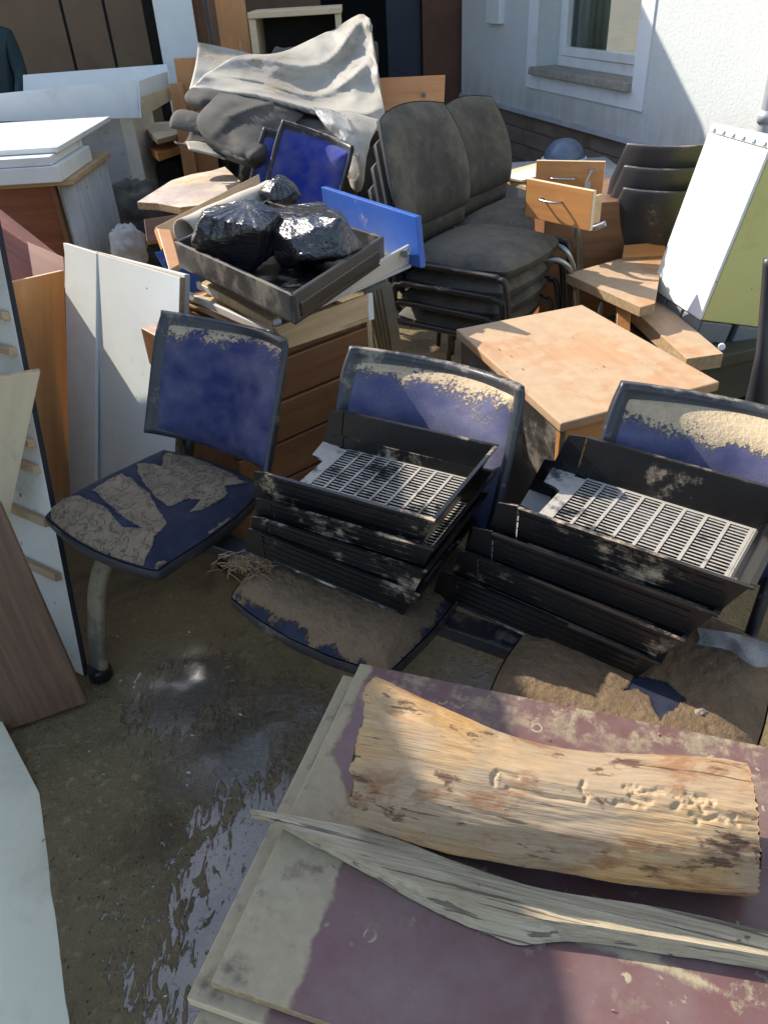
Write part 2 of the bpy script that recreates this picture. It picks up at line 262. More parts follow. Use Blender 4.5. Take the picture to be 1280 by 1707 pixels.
# ------------------------------------------------------------------ mesh helpers
ABS = {}
class MB:
    def __init__(s): s.v = []; s.f = []; s.mi = []
    def add(s, vs_, fs_, mi=0):
        o = len(s.v); s.v += [Vector(q) for q in vs_]; s.f += [tuple(i+o for i in q) for q in fs_]; s.mi += [mi]*len(fs_)
    def box(s, c, ax, ay, az, mi=0):
        c, ax, ay, az = map(Vector, (c, ax, ay, az))
        s.add([c+ax*i+ay*j+az*k for k in (-1, 1) for j in (-1, 1) for i in (-1, 1)], [(0, 2, 3, 1), (4, 5, 7, 6), (0, 1, 5, 4), (2, 6, 7, 3), (0, 4, 6, 2), (1, 3, 7, 5)], mi)
    def bx(s, x0, x1, y0, y1, z0, z1, mi=0): s.box(((x0+x1)/2, (y0+y1)/2, (z0+z1)/2), ((x1-x0)/2, 0, 0), (0, (y1-y0)/2, 0), (0, 0, (z1-z0)/2), mi)
    def prism(s, pts, ext, mi=0, mside=None):
        n = len(pts); e = Vector(ext); a = [Vector(p) for p in pts]
        o = len(s.v); s.v += a + [p+e for p in a]; ms = mi if mside is None else mside
        s.f += [tuple(range(o, o+n)), tuple(range(o+2*n-1, o+n-1, -1))]; s.mi += [mi, mi]
        for i in range(n): j = (i+1) % n; s.f.append((o+j, o+i, o+n+i, o+n+j)); s.mi.append(ms)
    def tube(s, pts, r, n=8, mi=0, caps=True):
        pts = [Vector(p) for p in pts]; rs = r if isinstance(r, (list, tuple)) else [r]*len(pts); o = len(s.v); prev = None
        for i, p in enumerate(pts):
            d = (pts[min(i+1, len(pts)-1)]-pts[max(i-1, 0)]).normalized()
            a = (prev - d*prev.dot(d)) if prev is not None else d.cross(V(.31, .2, 1) if abs(d.z) < .9 else V(1, .1, 0))
            a.normalize(); prev = a; b = d.cross(a)
            s.v += [p + (a*math.cos(q)+b*math.sin(q))*rs[i] for q in [2*math.pi*k/n for k in range(n)]]
        for i in range(len(pts)-1):
            for k in range(n):
                l = (k+1) % n; s.f.append((o+i*n+k, o+i*n+l, o+(i+1)*n+l, o+(i+1)*n+k)); s.mi.append(mi)
        if caps:
            s.f.append(tuple(o+k for k in range(n-1, -1, -1))); e = o+(len(pts)-1)*n; s.f.append(tuple(e+k for k in range(n))); s.mi += [mi, mi]
    def grid(s, rows, mi=0, closed=False):
        o = len(s.v); nr, ncol = len(rows), len(rows[0])
        for r in rows: s.v += [Vector(p) for p in r]
        for i in range(nr-1):
            for j in range(ncol if closed else ncol-1):
                k = (j+1) % ncol; s.f.append((o+i*ncol+j, o+i*ncol+k, o+(i+1)*ncol+k, o+(i+1)*ncol+j)); s.mi.append(mi)
    def build(s, name, mats, parent=None, origin=None, mtx=None, smooth=False, bevel=0., solid=0., local=False, sub=0, merge=False):
        """verts are world coordinates (or local when local=True); origin/mtx become the object's own frame"""
        mats = mats if isinstance(mats, (list, tuple)) else [mats]
        if mtx is None:
            if local: mtx = Matrix.Identity(4)
            else:
                if origin is None: origin = sum(s.v, Vector())/len(s.v) if parent is None else ABS[parent.name].translation
                mtx = Matrix.Translation(origin)
        if not local:
            inv = mtx.inverted(); vv = [inv @ p for p in s.v]
        else: vv = s.v
        me = bpy.data.meshes.new(name); me.from_pydata([tuple(p) for p in vv], [], s.f)
        for m_ in mats: me.materials.append(m_ if not isinstance(m_, str) else W[m_])
        me.polygons.foreach_set('material_index', s.mi)
        if smooth: me.polygons.foreach_set('use_smooth', [True]*len(s.f))
        me.update(); me.validate()
        ob = bpy.data.objects.new(name, me); COL.objects.link(ob)
        return place(ob, mtx, parent, bevel, solid, sub, merge, local)
def place(ob, mtx, parent=None, bevel=0., solid=0., sub=0, merge=False, local=False):
    if parent is not None:
        ob.parent = parent
        if local: ob.matrix_basis = mtx; ABS[ob.name] = ABS[parent.name] @ mtx
        else: ob.matrix_basis = ABS[parent.name].inverted() @ mtx; ABS[ob.name] = mtx
    else: ob.matrix_basis = mtx; ABS[ob.name] = mtx
    if merge: ob.modifiers.new('weld', 'WELD').merge_threshold = 1e-5
    if solid:
        md = ob.modifiers.new('solid', 'SOLIDIFY'); md.thickness = abs(solid); md.offset = -1 if solid > 0 else 1
    if bevel:
        md = ob.modifiers.new('bevel', 'BEVEL'); md.width = bevel; md.segments = 2; md.limit_method = 'ANGLE'; md.angle_limit = math.radians(40); md.use_clamp_overlap = True
    if sub: md = ob.modifiers.new('sub', 'SUBSURF'); md.levels = md.render_levels = sub
    return ob
def tag(o, label, cat, group=None, kind=None):
    if label: o['label'] = label
    if cat: o['category'] = cat
    if group: o['group'] = group
    if kind: o['kind'] = kind
    return o
def thing(name, label, cat, loc=(0, 0, 0), rotz=0., group=None, mtx=None):
    o = bpy.data.objects.new(name, None); COL.objects.link(o); o.empty_display_size = .05
    o.matrix_basis = mtx if mtx is not None else Matrix.Translation(loc) @ Matrix.Rotation(rotz, 4, 'Z'); ABS[o.name] = o.matrix_basis.copy()
    return tag(o, label, cat, group)
def copy_tree(o, parent=None):
    c = o.copy(); COL.objects.link(c); c.parent = parent
    for ch in list(o.children): copy_tree(ch, c)
    return c
def frame(o, ex, ny):
    """object frame: x along ex, z along ny"""
    ex = ex.normalized(); n = (ny - ex*ny.dot(ex)).normalized(); ey = n.cross(ex)
    m = Matrix((ex, ey, n)).transposed().to_4x4(); m.translation = o; return m
def corners(px):
    """[(x,y,z) x3 , (x,y)...] -> world points of one plane; a string 'Y' prefix tuple ('y',x,y,Y) gives distance instead of height"""
    w3 = []
    for p in px:
        if isinstance(p, Vector): w3.append(p)
        elif p[0] == 'y': w3.append(PY(*p[1:]))
        elif len(p) == 3: w3.append(P(*p))
        else: w3.append(None)
    k = [q for q in w3 if q is not None]; pl = plane(*k[:3])
    return [q if q is not None else hit(p[0], p[1], pl) for p, q in zip(px, w3)], pl
def board(name, px, thick, mats, label=None, cat='board', parent=None, group=None, ex=(0, 1), bevel=.002, flip=False):
    pts, pl = corners(px); n = pl[0].copy(); c = sum(pts, Vector())/len(pts)
    if n.dot(CAM-c) < 0: n = -n
    if flip: n = -n
    b = MB(); b.prism(pts, -n*thick, 0, 1)
    mats = mats if isinstance(mats, (list, tuple)) else [mats, mats]
    ob = b.build(name, list(mats), parent, mtx=frame(pts[0], pts[ex[1]]-pts[ex[0]], n), bevel=bevel)
    if parent is None: tag(ob, label, cat, group)
    return ob
def catmull(rows, m):
    """refine a list of points (or lists) by m with Catmull-Rom"""
    out = []; n = len(rows)
    for i in range(n-1):
        p0, p1, p2, p3 = rows[max(i-1, 0)], rows[i], rows[i+1], rows[min(i+2, n-1)]
        for k in range(m):
            t = k/m; out.append(.5*((2*p1)+(p2-p0)*t+(2*p0-5*p1+4*p2-p3)*t*t+(3*p1-p0-3*p2+p3)*t**3))
    out.append(rows[-1]); return out
def sheet(name, rows, mats, parent, thick=.01, res=8, wr=.01, wscale=6., seed=0., folds=0, amp=0.):
    rows = [catmull([p if isinstance(p, Vector) else PY(*p) for p in r], res) for r in rows]
    cols = list(zip(*rows)); cols = [catmull(list(c), res) for c in cols]; g = [list(r) for r in zip(*cols)]
    for i, r in enumerate(g):
        for j, p in enumerate(r):
            d = (fbm(p*wscale+V(seed, 0, 0), 5)+.8*(1-abs(noise.noise(V(p.x*wscale*.7+p.z*2.5, p.y*.8, p.z*wscale*1.1+seed)))*2.2))*wr
            if folds: u_, v_ = j/(len(r)-1), i/(len(g)-1); d += amp*(.55-abs(math.sin(math.pi*(folds*v_+.9*u_+.55*noise.noise(V(u_*3, v_*2, seed)))))**.6)*min(1, u_*5, (1-u_)*5+.3)
            g[i][j] = p + (CAM-p).normalized()*d
    b = MB(); b.grid(g); return b.build(name, mats, parent, smooth=True, solid=thick)

# ================================================================== SETTING
# ground: one wide sheet with a finely modelled muddy patch in the middle of it
def ground():
    b = MB(); xs = np.linspace(-1.6, 1.8, 171); ys = np.linspace(.2, 3.2, 151)
    mounds = [(-.52, 1.42, .16, .03), (-.29, 1.33, .15, .026), (-.44, 1.22, .12, .012), (.35, 1.25, .3, .02)]
    pools = [(-.56, 1.40, .13), (-.40, 1.22, .10), (-.25, .95, .22), (-.3, .75, .2), (-.35, .55, .16), (-.12, 1.0, .14)]
    rows = []; glob = []; pool = []
    for y in ys:
        r = []
        for x in xs:
            edge = min(1, min(x+1.6, 1.8-x, y-.2, 3.2-y)*5); h = 0.; g = 0.; q = 0.
            for (mx, my, s, a) in mounds:
                e = math.exp(-((x-mx)**2+(y-my)**2)/(s*s)*1.6); h += a*e; g = max(g, e)
            for (mx, my, s) in pools: q = max(q, math.exp(-((x-mx)**2+(y-my)**2)/(s*s)))
            h += (fbm((x*5, y*5, 0), 4)*.004 + fbm((x*22, y*22, 3), 3)*.004*g)*edge*(1-.8*q)
            r.append((x, y, max(h, -.004)*edge)); glob.append(min(1, g*1.3)); pool.append(q)
        rows.append(r)
    b.grid(rows); nfine = len(b.v)
    o = b.build('ground', 'ground', None, origin=V(0, 0, 0), smooth=True)
    me = o.data; import bmesh
    bm = bmesh.new(); bm.from_mesh(me); R = 60
    def q(a, c_, d, e): bm.faces.new([bm.verts.new(p) for p in (a, c_, d, e)])
    x0, x1, y0, y1 = -1.6, 1.8, .2, 3.2
    q((-R, -R, 0), (R, -R, 0), (R, y0, 0), (-R, y0, 0)); q((-R, y1, 0), (R, y1, 0), (R, R, 0), (-R, R, 0)); q((-R, y0, 0), (x0, y0, 0), (x0, y1, 0), (-R, y1, 0)); q((x1, y0, 0), (R, y0, 0), (R, y1, 0), (x1, y1, 0))
    bm.to_mesh(me); bm.free()
    for nm, arr in (('glob', glob), ('pool', pool)):
        a = me.attributes.new(nm, 'FLOAT', 'POINT'); a.data.foreach_set('value', arr + [0.]*(len(me.vertices)-len(arr)))
    tag(o, None, None, kind='structure')
ground()

# house on the right: wall runs from the back corner A towards the viewer
WA = P(769, 160, .5); WB = P(1054, 240, .5); WD = (WB-WA); WD.z = 0; WD.normalize(); WN = V(-WD.y, WD.x, 0)
if WN.x > 0: WN = -WN                                 # outward, towards the yard
def WP(s, z, out=0.): return V(WA.x, WA.y, 0) + WD*s + V(0, 0, z) + WN*out
hou = thing('rendered_house', 'pale rough-plastered house wall with a deep-set window and boarded plinth', 'house', (WA.x, WA.y, 0))
S0, S1, ZS, ZT = 1.57, 2.985, .86, 2.05               # window opening
def wall_mb():
    b = MB(); SE, ZR, D = 9.5, 4.2, .30
    def slab(s0, s1, z0, z1): b.prism([WP(s0, z0), WP(s1, z0), WP(s1, z1), WP(s0, z1)], -WN*D)
    slab(-.0, S0, .5, ZR); slab(S1, SE, .5, ZR); slab(S0, S1, .5, ZS); slab(S0, S1, ZT, ZR); return b
wall_mb().build('wall', 'plaster', hou)
b = MB(); t_ = .012; bw = .15                          # lighter band around the window
for (s0, s1, z0, z1) in ((S0-bw, S0, ZS-bw, ZT+bw), (S1, S1+bw, ZS-bw, ZT+bw), (S0, S1, ZS-bw, ZS-.03), (S0, S1, ZT, ZT+bw)): b.prism([WP(s0, z0, t_), WP(s1, z0, t_), WP(s1, z1, t_), WP(s0, z1, t_)], -WN*(t_+.004))
b.build('window_surround', 'band', hou)
b = MB(); b.prism([WP(S0-.03, ZS-.045, .06), WP(S1+.0, ZS-.045, .06), WP(S1+.0, ZS+.007, .05), WP(S0-.03, ZS+.007, .05)], -WN*.235); b.build('window_sill', 'concretesill', hou, bevel=.006)
win = None
b = MB(); fo = -.19
def fr(b, s0, s1, z0, z1, w_, out, d):
    for (a, c, e, f_) in ((s0, s1, z0, z0+w_), (s0, s1, z1-w_, z1), (s0, s0+w_, z0+w_, z1-w_), (s1-w_, s1, z0+w_, z1-w_)): b.prism([WP(a, e, out), WP(c, e, out), WP(c, f_, out), WP(a, f_, out)], -WN*d)
fr(b, S0, S1, ZS, ZT, .075, fo, .07); win = b.build('window_frame', 'white', hou, bevel=.004)
b = MB(); fr(b, S0+.078, S1-.078, ZS+.078, ZT-.078, .06, fo+.012, .06); b.build('sash', 'white', win, bevel=.004)
b = MB(); b.prism([WP(S0+.13, ZS+.13, fo-.03), WP(S1-.13, ZS+.13, fo-.03), WP(S1-.13, ZT-.13, fo-.03), WP(S0+.13, ZT-.13, fo-.03)], -WN*.006); b.build('pane', 'glass', win)
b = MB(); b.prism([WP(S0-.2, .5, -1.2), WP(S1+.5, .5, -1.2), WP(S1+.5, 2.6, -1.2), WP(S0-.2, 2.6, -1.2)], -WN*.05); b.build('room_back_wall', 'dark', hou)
for i in range(5):                                     # hanging blinds seen through the glass
    s_ = S0+.16+i*.09
    b = MB(); b.grid([[WP(s_+dx*.09, z, fo-.075-.02*math.sin(dx*6.28)) for dx in (0, .25, .5, .75, 1)] for z in (ZS+.02, ZT+.05)]); b.build('curtain', mat('faded_curtain', (.34, .36, .28), None, .9, mud=.3) if i == 0 else bpy.data.materials['faded_curtain'], hou, smooth=True, solid=.003)
b = MB(); b.prism([WP(-.0, .5, .03), WP(9.5, .5, .03), WP(9.5, .535, .02), WP(0, .535, .02)], -WN*.06); b.build('plinth_trim', 'zinc', hou, bevel=.003)
for r in range(4):                                     # boarded plinth, course by course
    for k in range(6):
        s0 = -.2+k*1.6+(r % 2)*.7; s1 = min(s0+1.592, 9.4); s0 = max(s0, 0)
        z1 = .498-r*.125; b = MB(); o_ = -.02+.004*((r*5+k*3) % 3-1)
        b.prism([WP(s0, z1-.12, o_), WP(s1, z1-.12, o_), WP(s1, z1, o_-.006), WP(s0, z1, o_-.006)], -WN*.05)
        b.build('plinth_board', 'plinth', hou, mtx=frame(WP(s0, z1), WD, WN), bevel=.004)
b = MB(); b.prism([WP(0, 0, -.08), WP(9.5, 0, -.08), WP(9.5, .5, -.08), WP(0, .5, -.08)], -WN*.2); b.build('plinth_core', 'dark', hou)
mb = MB(); mb.prism([WP(.66, 1.14, .05), WP(.94, 1.14, .05), WP(.94, 1.75, .05), WP(.66, 1.75, .05)], -WN*.055); ub = mb.build('meter_box', 'white', None, bevel=.008); tag(ub, 'small white meter box fixed to the plastered house wall', 'meter box')
b = MB(); b.tube([WP(4.37, z, .07) for z in np.linspace(.55, 3.6, 14)], .045, 12); b.tube([WP(4.37, .8, .07), WP(4.37, .86, .07)], .052, 12); dp = b.build('drainpipe', 'zinc', None, smooth=True); tag(dp, 'pale grey drainpipe running down the plastered house wall', 'drainpipe')

# back building: dark open doorway, navy leaf, red-brown leaf; its roof is out of view, shaped to shade the house wall
YB = 9.0
bb = thing('back_building', 'dark outbuilding with an open doorway closing the end of the yard', 'building', (-1, YB, 0))
def bxp(name, m_, x0, x1, y0, y1, z0, z1, parent, bevel=.004):
    b = MB(); b.bx(x0, x1, y0, y1, z0, z1); return b.build(name, m_, parent, bevel=bevel)
bxp('wall', 'taupe', -6.5, -.32, YB, YB+.25, 0, 3.2, bb)
bxp('lintel', 'taupe', -.32, 1.35, YB, YB+.25, 2.5, 3.2, bb)
bxp('interior_wall', 'dark', -2.5, 2.5, 12.5, 12.6, 0, 3.2, bb); bxp('interior_wall', 'dark', -2.6, -2.5, YB+.26, 12.6, 0, 3.2, bb); bxp('interior_wall', 'dark', 2.5, 2.6, YB+.26, 12.6, 0, 3.2, bb)
bxp('interior_floor', 'dark', -2.5, 2.5, YB-.0, 12.5, .0, .012, bb)
x0, x1 = PY(645, 60, YB).x, PY(701, 60, YB).x; d_ = bxp('door_leaf', 'navy', x0, x1, YB-.03, YB+.02, .02, 2.5, bb)
x2, x3 = PY(704, 60, YB-.1).x, PY(770, 60, YB-.1).x; d2 = bxp('door_leaf', 'rust', x2, x3+.12, YB-.16, YB-.1, .02, 2.5, bb)
def sh3(q): return q+SUN*((3.2-q.z)/SUN.z)
re0, re1 = sh3(V(1.849, 5.763, 1.181)), sh3(V(2.049, 5.055, .617)); rd = (re0-re1).normalized()
pts = [V(*p) for p in (tuple(re1), tuple(re0), tuple(re0+rd*2.2), (2.6, 12.8, 3.2), (-6.5, 12.8, 3.2), (-6.5, re1.y, 3.2), (re1.x-1, re1.y, 3.2))]
b = MB(); b.prism(pts, (0, 0, .1)); b.build('shade_roof', 'shade_roof', bb)  # unseen slab, its outline projected sunward from the shadow edge wanted on the wall

# unseen wardrobe, added on the left to shade the heap's near left half
def wardrobe():
    x, y = -1.70, 3.0; t = thing('shade_wardrobe', 'tall dark wardrobe added out of view to shade the heap', 'wardrobe', (x-.3, y-1.0, 0)); zt = 2.16+.2*SUN.z/abs(SUN.x)
    bxp('carcass', 'brown', x-.6, x, 1.40, y, .06, zt, t)
    for i in range(3): y0 = 1.42+i*.52; d = bxp('door', 'brown', x, x+.015, y0, y0+.51, .08, zt-.03, t); bxp('handle', 'chrome', x+.02, x+.04, y0+.46, y0+.475, .9, 1.05, d)
    bxp('plinth', 'brown', x-.58, x-.02, 1.43, y-.03, 0, .06, t)
wardrobe()

# ================================================================== FAR LEFT: brown cabinets, panels, person
YC = 7.4
cab = thing('brown_wardrobe', 'row of tall taupe wardrobe doors behind the white drawer', 'wardrobe', (-2.2, YC, 0))
xs = [PY(x, y, YC).x for x, y in ((-60, 60), (114, 60), (184, 60), (249, 60))]
for i in range(3):
    b = MB(); b.bx(xs[i]+.012, xs[i+1]-.012, YC, YC+.02, .05, 2.0); b.build('door', 'taupe', cab, bevel=.003)
b = MB(); b.bx(xs[0], xs[3], YC+.025, YC+.5, 0, 2.02); b.build('carcass', 'dark', cab)
def tall(name, px, Y, z1, th, m_, label, cat='panel', z0=0., lean=.0):
    (xa, xb) = (PY(px[0], px[2], Y).x, PY(px[1], px[2], Y).x)
    b = MB(); b.prism([(xa, Y, z0), (xb, Y, z0), (xb, Y+lean, z1), (xa, Y+lean, z1)], (0, th, 0), 0, 1)
    o = b.build(name, [W[m_], W['edge']], None, mtx=frame(V(xa, Y, z0), V(0, lean, z1-z0), V(0, -1, 0)), bevel=.003); return tag(o, label, cat)
tall('white_board', (262, 327, 60), 6.9, 1.75, .03, 'white', 'tall white panel standing beside the taupe wardrobe doors', lean=.06)
tall('dark_board', (318, 345, 40), 7.1, 1.8, .03, 'cabbrown', 'narrow dark brown board standing behind the tall white panel')
tall('grey_board', (335, 362, 40), 7.25, 1.9, .03, 'grey', 'narrow grey board upright between two brown boards')
tall('brown_upright_board', (351, 368, 40), 6.95, 1.8, .05, 'cabbrown', 'brown board edge beside the tall orange beech board')
tall('tall_beech_board', (362, 412, 40), 6.8, 1.65, .03, 'beech', 'tall orange beech board standing behind the beige carpet', lean=.05)
tall('beech_board', (285, 335, 110), 5.75, 1.16, .025, 'beech', 'orange beech board standing below the tall white panel', lean=.12)
tall('beech_board', (276, 300, 140), 5.65, 1.03, .025, 'beech', 'small orange beech board tucked beside the white drawer end', lean=.1)
tall('pale_strip', (397, 402, 60), 6.1, 1.22, .02, 'pine', 'thin pale wooden strip upright beside the open cabinet', z0=0.)

# open cabinet lying behind the carpet
oc = thing('open_cabinet', 'cream topped open cabinet with dark interior behind the carpet', 'cabinet', (-.35, 5.9, 0))
A, B_ = PY(428, 38, 5.9), PY(556, 14, 5.9); zt = (A.z+B_.z)/2
b = MB(); b.bx(A.x-.05, B_.x+.05, 5.88, 6.45, zt, zt+.035); b.build('top', 'cream', oc, bevel=.004)
b = MB(); b.bx(A.x-.05, A.x-.005, 5.9, 6.4, 0, zt-.002); b.build('side', 'cream', oc, bevel=.003); b = MB(); b.bx(B_.x+.005, B_.x+.04, 5.9, 6.4, 0, zt-.002); b.build('side', 'cream', oc, bevel=.003)
b = MB(); b.bx(A.x-.003, B_.x+.003, 6.36, 6.4, 0, zt-.002); b.build('back_panel', 'dark', oc); b = MB(); b.bx(A.x-.003, B_.x+.003, 5.92, 6.35, .55, .57); b.build('shelf', 'cream', oc)

# person in dark clothes at the edge of the yard, right arm in view
def person():
    t = thing('person', 'person in dark teal jacket standing in front of the taupe wardrobe doors', 'person', PY(-28, 60, 6.4).xy.to_3d())
    b0 = ABS[t.name].translation; J = {}
    pts = [('pelvis', (0, 0, .92), .15), ('waist', (0, 0, 1.05), .145), ('chest', (0, -.02, 1.22), .165), ('neck', (0, 0, 1.40), .065), ('neck2', (0, -.02, 1.46), .055),
           ('sR', (.17, 0, 1.32), .075), ('eR', (.20, -.03, 1.07), .055), ('wR', (.19, -.18, .93), .04), ('sL', (-.17, 0, 1.32), .075), ('eL', (-.24, -.02, 1.06), .05), ('wL', (-.2, -.18, .9), .036),
           ('hR', (.09, 0, .88), .10), ('kR', (.10, -.03, .48), .07), ('aR', (.10, .02, .08), .05), ('tR', (.11, -.14, .045), .042), ('hL', (-.09, 0, .88), .10), ('kL', (-.1, .0, .48), .07), ('aL', (-.1, .04, .08), .05), ('tL', (-.11, -.12, .045), .042)]
    ix = {p[0]: i for i, p in enumerate(pts)}
    E_ = [('pelvis', 'waist'), ('waist', 'chest'), ('chest', 'neck'), ('neck', 'neck2'), ('chest', 'sR'), ('sR', 'eR'), ('eR', 'wR'), ('chest', 'sL'), ('sL', 'eL'), ('eL', 'wL'), ('pelvis', 'hR'), ('hR', 'kR'), ('kR', 'aR'), ('aR', 'tR'), ('pelvis', 'hL'), ('hL', 'kL'), ('kL', 'aL'), ('aL', 'tL')]
    me = bpy.data.meshes.new('body'); me.from_pydata([p[1] for p in pts], [(ix[a], ix[c]) for a, c in E_], []); me.materials.append(W['jacket'])
    ob = bpy.data.objects.new('body', me); COL.objects.link(ob); ob.parent = t
    md = ob.modifiers.new('skin', 'SKIN'); 
    if not me.skin_vertices: me.skin_vertices.new()
    for i, p in enumerate(pts): me.skin_vertices[0].data[i].radius = (p[2], p[2]*.85); me.skin_vertices[0].data[i].use_root = (i == 0)
    ob.modifiers.new('sub', 'SUBSURF').render_levels = 2
    b = MB(); n = 14                                    # head with brow, nose, chin
    for i in range(n+1):
        a = math.pi*i/n
    rows = []
    for i in range(n+1):
        a = math.pi*i/n; r = []
        for k in range(20):
            c = 2*math.pi*k/20; x = .075*math.sin(a)*math.cos(c); y = .092*math.sin(a)*math.sin(c); z = .115*math.cos(a)
            if y < -.05 and abs(x) < .018 and -.04 < z < .02: y -= .018
            if z < -.04: x *= .85; y *= .9
            r.append((x, y-.03, 1.585+z))
        rows.append(r)
    b.grid(rows, closed=True); b.build('head', 'skin', t, local=True, smooth=True)
    b = MB(); rows = [[(.081*math.sin(a)*math.cos(c), -.022+.098*math.sin(a)*math.sin(c), 1.592+.12*math.cos(a)) for c in [2*math.pi*k/20 for k in range(20)] ] for a in [math.pi*.48*i/8 for i in range(9)]]
    b.grid(rows, closed=True); b.build('hair', 'hair', t, local=True, smooth=True)
    for s in (1, -1):                                   # hands: palm and five bent fingers
        w0 = V(.19*s, -.19, .92); b = MB(); b.tube([w0, w0+V(0, -.05, -.03), w0+V(0, -.085, -.06)], [.026, .034, .028], 8)
        for k in range(4): o_ = w0+V((k-1.5)*.017*s, -.085, -.06); b.tube([o_, o_+V(0, -.03, -.03), o_+V(0, -.035, -.065-.006*(k in (1, 2)))], [.009, .0085, .007], 6)
        o_ = w0+V(-.028*s, -.04, -.03); b.tube([o_, o_+V(-.02*s, -.03, -.02), o_+V(-.02*s, -.055, -.045)], [.011, .01, .008], 6); b.build('hand', 'skin', t, local=True, smooth=True)
person()

# white drawer pieces on the grey speckled cabinet
gc = thing('speckled_cabinet', 'grey white cabinet speckled with mud below the white drawer', 'cabinet', (-1.8, 5.85, 0))
A = P(235, 200, .86); YG = 5.72; xa, xb = PY(140, 260, YG).x, PY(214, 260, YG).x
bxp('front_panel', 'greywhite', xa-.3, xb, YG, YG+.03, .10, .86, gc); bxp('side_panel', 'whitedirty', xb+.002, xb+.09, YG-.02, YG+.55, 0, .88, gc); bxp('base', 'greywhite', xa-.3, xb, YG-.03, YG+.5, 0, .098, gc)
wd = thing('long_drawer_box', 'long white drawer lying on the speckled cabinet', 'drawer', (-1.8, 5.5, .9))
board('front', [('y', -30, 158, 5.45), ('y', 224, 132, 5.62), ('y', 234, 196, 5.60), (-30, 203)], .018, ['white', 'white'], parent=wd)
board('back', [('y', 38, 124, 6.0), ('y', 278, 106, 6.05), ('y', 292, 165, 6.0), (40, 185)], .018, ['white', 'white'], parent=wd)
board('end_panel', [('y', 231, 134, 5.63), ('y', 279, 118, 5.98), ('y', 285, 160, 5.98), (236, 196)], .016, ['white', 'white'], parent=wd)
board('rail', [('y', 238, 160, 5.5), ('y', 284, 145, 5.8), ('y', 288, 165, 5.8), (242, 192)], .016, ['cream', 'edge'], parent=wd)
board('stacked_board', [('y', 235, 205, 6.3), ('y', 300, 200, 6.5), ('y', 325, 215, 6.0), (262, 232)], .03, ['cream', 'edge'], 'cream board lying flat beside the speckled cabinet', 'board')
board('beech_stack_board', [('y', 240, 240, 6.2), ('y', 305, 225, 6.5), ('y', 330, 232, 6.1), (262, 255)], .05, ['beech', 'beech'], 'orange beech board below the flat cream board', 'board')

# desk with white tops and tambour side
dk = thing('writing_desk', 'mahogany desk with ribbed grey roller side and beech edged top', 'desk', (-1.9, 4.5, 0))
c0 = P(122, 308, .75); X1, Y0 = c0.x, c0.y; Y1 = Y0+.75
bxp('desk_top', 'pine', X1-1.6, X1, Y0, Y1, .75, .778, dk)
bxp('front_panel', 'red', X1-1.5, X1-.14, Y0+.07, Y0+.09, .02, .748, dk); bxp('side_post', 'cabbrown', X1-.138, X1-.115, Y0+.05, Y0+.10, 0, .748, dk)
for i in range(9):
    b = MB(); y0 = Y0+.05+i*.075; b.tube([(X1-.06, y0+.036, 0), (X1-.06, y0+.036, .748)], .042, 14); b.build('tambour_slat', 'greywhite', dk, smooth=True)
wb = thing('white_drawer_box', 'shallow white box lying on the mahogany desk', 'box', (-1.7, 4.3, .78))
q0 = P(103, 303, .78); bxp('lower_tray', 'white', q0.x-1.2, q0.x, q0.y, q0.y+.56, .78, .855, wb); bxp('upper_tray', 'white', q0.x-1.2, q0.x-.03, q0.y+.01, q0.y+.55, .857, .897, wb)
q = P(98, 243, .925); bxp('white_table_top', 'white', q.x-1.5, q.x, q.y-.02, q.y+1.0, .899, .925, None)
tag(bpy.data.objects['white_table_top'], 'bright white board lying flat on top of the shallow white box', 'board')

# reddish boards by the desk
board('red_board', [('y', -60, 300, 3.75), ('y', 112, 436, 3.35), ('y', 112, 480, 3.2), (-60, 380)], .02, ['red', 'red'], 'mahogany board sloping against the writing desk', 'board')
board('red_board', [('y', -40, 350, 3.15), ('y', 48, 408, 3.1), ('y', 66, 500, 2.85), (-30, 470)], .02, ['red', 'red'], 'dark reddish board in front of the sloping mahogany board', 'board')
board('red_board', [('y', 45, 402, 3.0), ('y', 106, 428, 2.9), ('y', 110, 480, 2.8), (58, 480)], .02, ['red', 'edge'], 'short mahogany piece between the reddish board and the white door', 'board')
board('beech_sheet', [('y', 22, 469, 2.50), ('y', 107, 450, 2.80), ('y', 118, 830, 2.42), (60, 830), (14, 480)], .018, ['beech', 'cream'], 'orange beech sheet standing beside the leaning white door', 'board', ex=(1, 2))
# pair of big white doors
board('white_door', [('y', 105, 404, 2.74), ('y', 300, 462, 2.27), ('y', 152, 800, 2.32), (262, 800), (300, 760)][:2] + [('y', 288, 890, 2.06), (165, 860)], .02, ['white', 'edge'], 'large white door leaning behind the muddy blue seat', 'door', ex=(0, 3))
board('white_door', [('y', 150, 417, 2.72), ('y', 308, 457, 2.34), ('y', 298, 880, 2.13), (190, 850)], .02, ['white', 'white'], 'second white door stacked behind the large leaning white door', 'door', ex=(0, 3))
board('white_door_strip', [('y', 107, 404, 2.715), ('y', 161, 421, 2.585), ('y', 158, 880, 2.30), (116, 880)], .012, ['white', 'white'], 'narrow white filler board against the large leaning white door', 'board', ex=(0, 3))

